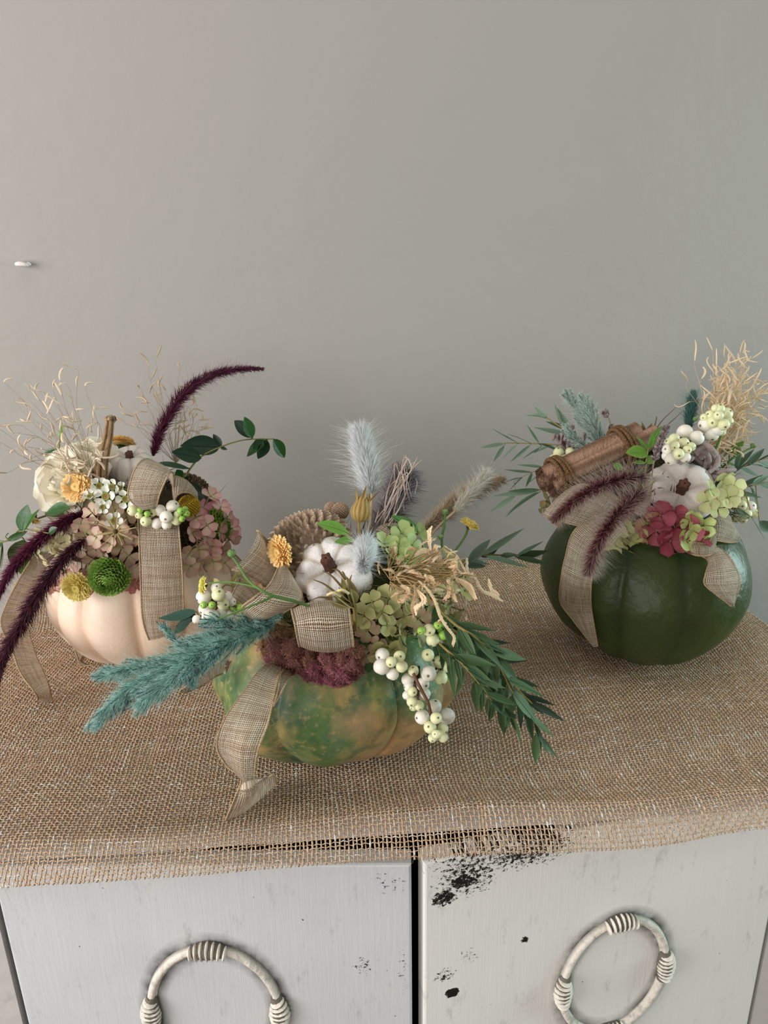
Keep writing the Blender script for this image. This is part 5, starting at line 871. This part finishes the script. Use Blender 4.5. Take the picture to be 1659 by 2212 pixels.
branch('eucalyptus_branch', 'thin eucalyptus sprig at the left of the dark green pumpkin, lower one', [(1215, 1005, -.15), (1185, 1010, -.14), (1150, 1020, -.13), (1110, 1040, -.12)], [(1178, 1010, 1115, 1000, -.14, -.13, .12), (1150, 1020, 1090, 1018, -.13, -.12, .1), (1150, 1021, 1132, 1055, -.13, -.12, .16), (1178, 1013, 1145, 1045, -.14, -.13, .1), (1128, 1032, 1100, 1057, -.125, -.12, .18), (1125, 1032, 1090, 1040, -.125, -.12, .2), (1168, 1058, 1065, 1072, -.14, -.12, .12), (1168, 1062, 1073, 1106, -.14, -.12, .13), (1115, 1070, 1057, 1107, -.13, -.12, .16), (1168, 1058, 1095, 1062, -.14, -.13, .15)], 0, 0, EB, GE, seed=12, sr=.0005)
branch('eucalyptus_branch', 'eucalyptus sprig leaning out of the frame at the right edge', [(1560, 1040, -.19), (1600, 1010, -.19), (1640, 995, -.185), (1665, 988, -.18)], [(1588, 1015, 1630, 965, -.19, -.18, .2), (1610, 1008, 1655, 965, -.19, -.18, .22), (1620, 1003, 1680, 1012, -.19, -.18, .15), (1590, 1018, 1600, 960, -.19, -.185, .2), (1635, 996, 1690, 975, -.185, -.18, .2), (1640, 998, 1690, 1020, -.185, -.18, .2), (1600, 1012, 1640, 1030, -.19, -.18, .2), (1575, 1030, 1640, 985, -.19, -.20, .16)], 0, 0, EB, GE, seed=13)
branch('eucalyptus_branch', 'lower eucalyptus sprig at the right edge over the cream berry cluster', [(1575, 1060, -.20), (1610, 1052, -.20), (1645, 1045, -.195), (1670, 1040, -.19)], [(1578, 1060, 1648, 1075, -.20, -.20, .18), (1600, 1052, 1648, 1028, -.20, -.19, .2), (1640, 1046, 1680, 1060, -.195, -.19, .35), (1620, 1050, 1650, 1105, -.20, -.19, .14), (1625, 1048, 1665, 1020, -.2, -.19, .22), (1584, 1100, 1620, 1120, -.215, -.22, .3), (1590, 1100, 1628, 1115, -.21, -.215, .2), (1625, 1120, 1652, 1165, -.21, -.205, .08), (1640, 1125, 1668, 1150, -.205, -.20, .45)], 0, 0, EB, GE, seed=14)
branch('eucalyptus_branch', 'dark eucalyptus leaves poking out left behind the turquoise plume', [(440, 1345, -.30), (400, 1330, -.29)], [(425, 1322, 352, 1342, -.30, -.28, .22), (415, 1335, 375, 1372, -.30, -.29, .28), (425, 1330, 372, 1352, -.30, -.285, .3)], 0, 0, ('#1f3a2c', '#29463a'), GE, seed=15)
RG_ = ('#2f5a26', '#3c6a2a', '#284d20'); RL = ('#5f8f35', '#6f9c3e', '#4f7f2c'); RDK = ('#1c3a22', '#234528', '#183020'); GR_ = 'glossy round-leaved sprigs'
def rusc(label, st_, lv, cols, seed, cat='leafy sprig', stemc='#7a7a3c'): return branch('leafy_sprig', label, st_, lv, 0, 0, cols, GR_, 'ov', cat, 'leaf', seed, stemc=stemc)
rusc('long glossy-leaved sprig arching to the right from the left arrangement', [(395, 1035, -.16), (430, 990, -.145), (478, 965, -.13), (530, 950, -.115), (592, 948, -.10)], [(475, 966, 392, 960, -.13, -.145, .52), (435, 990, 372, 975, -.145, -.155, .55), (410, 1012, 336, 1000, -.16, -.175, .46), (478, 966, 461, 938, -.13, -.125, .5), (476, 966, 491, 972, -.13, -.13, .5), (545, 946, 507, 905, -.115, -.11, .60), (546, 946, 528, 900, -.115, -.12, .5), (578, 948, 528, 982, -.10, -.105, .45), (577, 950, 555, 990, -.10, -.10, .65), (590, 948, 617, 990, -.10, -.095, .5), (568, 947, 550, 975, -.105, -.1, .6), (391, 1040, 413, 1030, -.16, -.17, .5), (388, 1038, 378, 1012, -.16, -.17, .6), (400, 1040, 455, 1088, -.16, -.165, .42)], RDK+RG_[:1], 1)
rusc('glossy green leaves hanging at the far left behind the purple plume', [(110, 1110, -.18), (60, 1130, -.19), (20, 1165, -.20), (0, 1172, -.2)], [(46, 1148, 62, 1090, -.20, -.19, .62), (15, 1168, 57, 1149, -.20, -.2, .32), (5, 1172, 14, 1235, -.2, -.19, .5), (52, 1165, 50, 1243, -.19, -.18, .62), (8, 1168, -20, 1190, -.2, -.2, .5), (12, 1160, 18, 1150, -.2, -.2, .7), (100, 1105, 140, 1115, -.19, -.2, .5), (150, 1098, 98, 1108, -.21, -.205, .6), (105, 1152, 125, 1140, -.235, -.235, .75), (52, 1148, 76, 1095, -.205, -.2, .25)], RG_, 2)
rusc('two bright green leaves in front of the large wooden cone flower', [(770, 1175, -.31), (755, 1158, -.31)], [(753, 1152, 691, 1120, -.31, -.315, .48), (765, 1165, 722, 1172, -.32, -.32, .42)], RL, 3)
rusc('green leaves beside the rolled burlap at the back of the front arrangement', [(872, 1200, -.30), (873, 1170, -.295), (876, 1160, -.29)], [(875, 1162, 835, 1135, -.30, -.30, .24), (905, 1150, 848, 1112, -.28, -.285, .36), (878, 1165, 905, 1140, -.30, -.295, .25), (873, 1190, 838, 1182, -.305, -.305, .2)], RL+RG_, 4)
rusc('fresh green leaf sprig right of the cinnamon bundle', [(1385, 1060, -.25), (1395, 1010, -.24), (1400, 970, -.235)], [(1402, 975, 1378, 940, -.235, -.23, .3), (1406, 965, 1432, 912, -.235, -.225, .26), (1400, 978, 1355, 975, -.235, -.24, .62), (1402, 970, 1408, 935, -.235, -.235, .5), (1393, 1000, 1420, 985, -.235, -.23, .5), (1395, 1000, 1365, 1000, -.24, -.24, .4), (1345, 1010, 1322, 1008, -.25, -.25, .8), (1388, 1015, 1375, 1022, -.25, -.25, .5)], RL, 5)
rusc('green leaves under the tan grass at the right edge', [(1560, 1010, -.18), (1590, 980, -.175)], [(1575, 985, 1608, 952, -.18, -.175, .4), (1560, 990, 1590, 960, -.18, -.18, .4), (1570, 1000, 1590, 1010, -.18, -.18, .6), (1545, 985, 1570, 965, -.18, -.18, .4)], RL, 6)
rusc('small green leaves above the white rose at the left', [(125, 1000, -.15), (130, 940, -.15)], [(120, 970, 88, 980, -.15, -.15, .38), (130, 955, 137, 912, -.15, -.15, .3)], RG_+RL, 7)
# green side branch with bud and two stalks
t = thing('chrysanthemum_stalk', 'forked green stalk with a round bud crossing the left side of the front bow', 'flower stalk', P(655, 1305, -.375)); mb = MB()
for r, pts in ((.0007, [(665, 1308, -.36), (640, 1300, -.375), (590, 1287, -.38), (560, 1272, -.38), (535, 1252, -.372), (518, 1225, -.365), (502, 1203, -.36)]), (.0005, [(558, 1270, -.378), (530, 1263, -.37), (490, 1257, -.36), (452, 1260, -.342)]), (.0005, [(590, 1288, -.38), (560, 1302, -.385), (520, 1318, -.388), (470, 1338, -.39)])): mb.tube(crs([P(*q) for q in pts], 24), np.linspace(r*1.3, r*.8, 24), 8, hx('#587a3c'))
mb.build('stem', MAT['stem'], t)
def bud(t, p, d, R):
    mb = MB(); u, v, w = basis(d); mb.ell(p, np.array([u*R, v*R, w*R*.9]), 16, 10, hx('#7f9f5c'))
    for i in range(9): a = i*.698; o = math.cos(a)*u+math.sin(a)*v; mb.petal(p-w*R*.8+o*R*.3, nz(o+w*.3), -w+o, R*1.7, R*.6, .1, -1.5, 'lance', hx('#35552f'), hx('#4c6f3c'))
    mb.build('bud', MAT['matte_leaf'], t)
bud(t, P(500, 1195, -.36), P(500, 1195, -.36)-P(515, 1220, -.365), .0022)
t = thing('chrysanthemum_stalk', 'thin green stalk with two striped buds left of the right yellow chrysanthemum', 'flower stalk', P(955, 1185, -.28)); mb = MB(); mb.tube(crs([P(955, 1190, -.28), P(955, 1160, -.278), P(960, 1135, -.275), P(962, 1108, -.27)], 14), .0008, 7, hx('#4f7a3a')); mb.build('stem', MAT['stem'], t); bud(t, P(962, 1106, -.27), (0, 0, 1), .0021); bud(t, P(952, 1160, -.282), (0, -.2, 1), .0019)
t = thing('chrysanthemum_stalk', 'green stalk with a dark round bud at the right edge above the eucalyptus', 'flower stalk', P(1570, 1000, -.19)); mb = MB(); mb.tube(crs([P(1560, 1010, -.19), P(1590, 985, -.19), P(1622, 968, -.185)], 14), .0007, 7, hx('#4f7a3a')); mb.tube(crs([P(1535, 985, -.20), P(1550, 960, -.21), P(1562, 930, -.215)], 10), .001, 7, hx('#6f9a4c')); mb.build('stem', MAT['stem'], t); bud(t, P(1627, 963, -.185), (.5, 0, 1), .0022); bud(t, P(1502, 905, -.19), (0, 0, 1), .0018)
# lavender
def lav(label, pts, L, n, dens=26):
    pa = crs([P(*q) for q in pts], 30); t = thing('lavender_sprig', label, 'lavender', pa[0], 'dried lavender sprigs'); mb = MB(); mb.tube(pa, .0005, 5, hx('#8a7a68')); mb.build('stem', MAT['stem'], t); mb = MB(); tg = nz(np.gradient(pa, axis=0))
    for k in n:
        for i in range(dens): a = rnd(0, 6.28); j = min(29, max(0, int(k*29)+random.randint(-1, 1))); u, v, w = basis(tg[j]); o = math.cos(a)*u+math.sin(a)*v; d = nz(o*.8+w*rnd(.2, 1)); p = pa[j]+d*.0014; s = basis(d); mb.ell(p, np.array([s[0]*.0009, s[1]*.0009, s[2]*.0021]), 6, 5, hx(('#7d6e6c', '#978886', '#665856')[i % 3]))
    mb.build('flower_spike', MAT['dry'], t)
lav('lavender sprig standing up between the mint plume and the cinnamon twine', [(1335, 945, -.17), (1322, 925, -.17), (1315, 905, -.168), (1308, 890, -.165)], 1, (.35, .8, .95), 14)
lav('short lavender tip behind the mint plume at its left', [(1250, 965, -.15), (1240, 940, -.15), (1232, 920, -.15)], 1, (.2, .5, .85), 14)
lav('lavender spike leaning beside the fresh green leaf sprig', [(1408, 1030, -.25), (1412, 1000, -.252), (1420, 970, -.25), (1432, 940, -.245), (1440, 922, -.24)], 1, (.35, .45, .55, .65, .75, .85, .95), 16)
# small dry papery pod by the cone, stray twigs
t = thing('seed_pod', 'small dark striped papery pod behind the cinnamon bundle', 'seed pod', P(1398, 945, -.19), 'dried love-in-a-mist pods'); mb = MB(); c = P(1396, 935, -.19)
for i in range(7): a = i*.9; mb.petal(c-[0, 0, .004], nz([math.cos(a)*.5, math.sin(a)*.3-.1, 1]), [math.cos(a), math.sin(a), 0], .013, .005, .3, .4, 'lance', hx('#4d402c'), hx('#8a7650'), hx('#b5a27c'))
mb.build('capsule', MAT['petal'], t); mb = MB(); mb.tube([c, c-[0, 0, .02]], .0008, 5, hx('#6f5f40')); mb.build('stem', MAT['stem'], t)
t = thing('dry_grass_blade', 'thin dark dry grass blades behind the fresh green leaf sprig', 'dry grass', P(1415, 950, -.18)); mb = MB()
for a, b, c_ in (((1405, 960), (1425, 915), (1460, 880)), ((1420, 950), (1435, 925), (1475, 888)), ((1410, 940), (1418, 905), (1418, 900))): mb.tube(crs([P(*a, -.19), P(*b, -.18), P(*c_, -.17)], 10), np.linspace(.0007, .0002, 10), 5, hx('#7d6650'))
mb.build('blades', MAT['dry'], t)
# stray threads
t = MB(); t.tube(crs([PZ(300, 1318, .02), PZ(160, 1290+100, .01), PZ(98, 1518, .004)], 16), .00012, 4, hx('#d9b894'))
tag(t.build('stray_thread', MAT['jute']), 'single pale straw fibre lying beside the cream pumpkin', 'fibre')
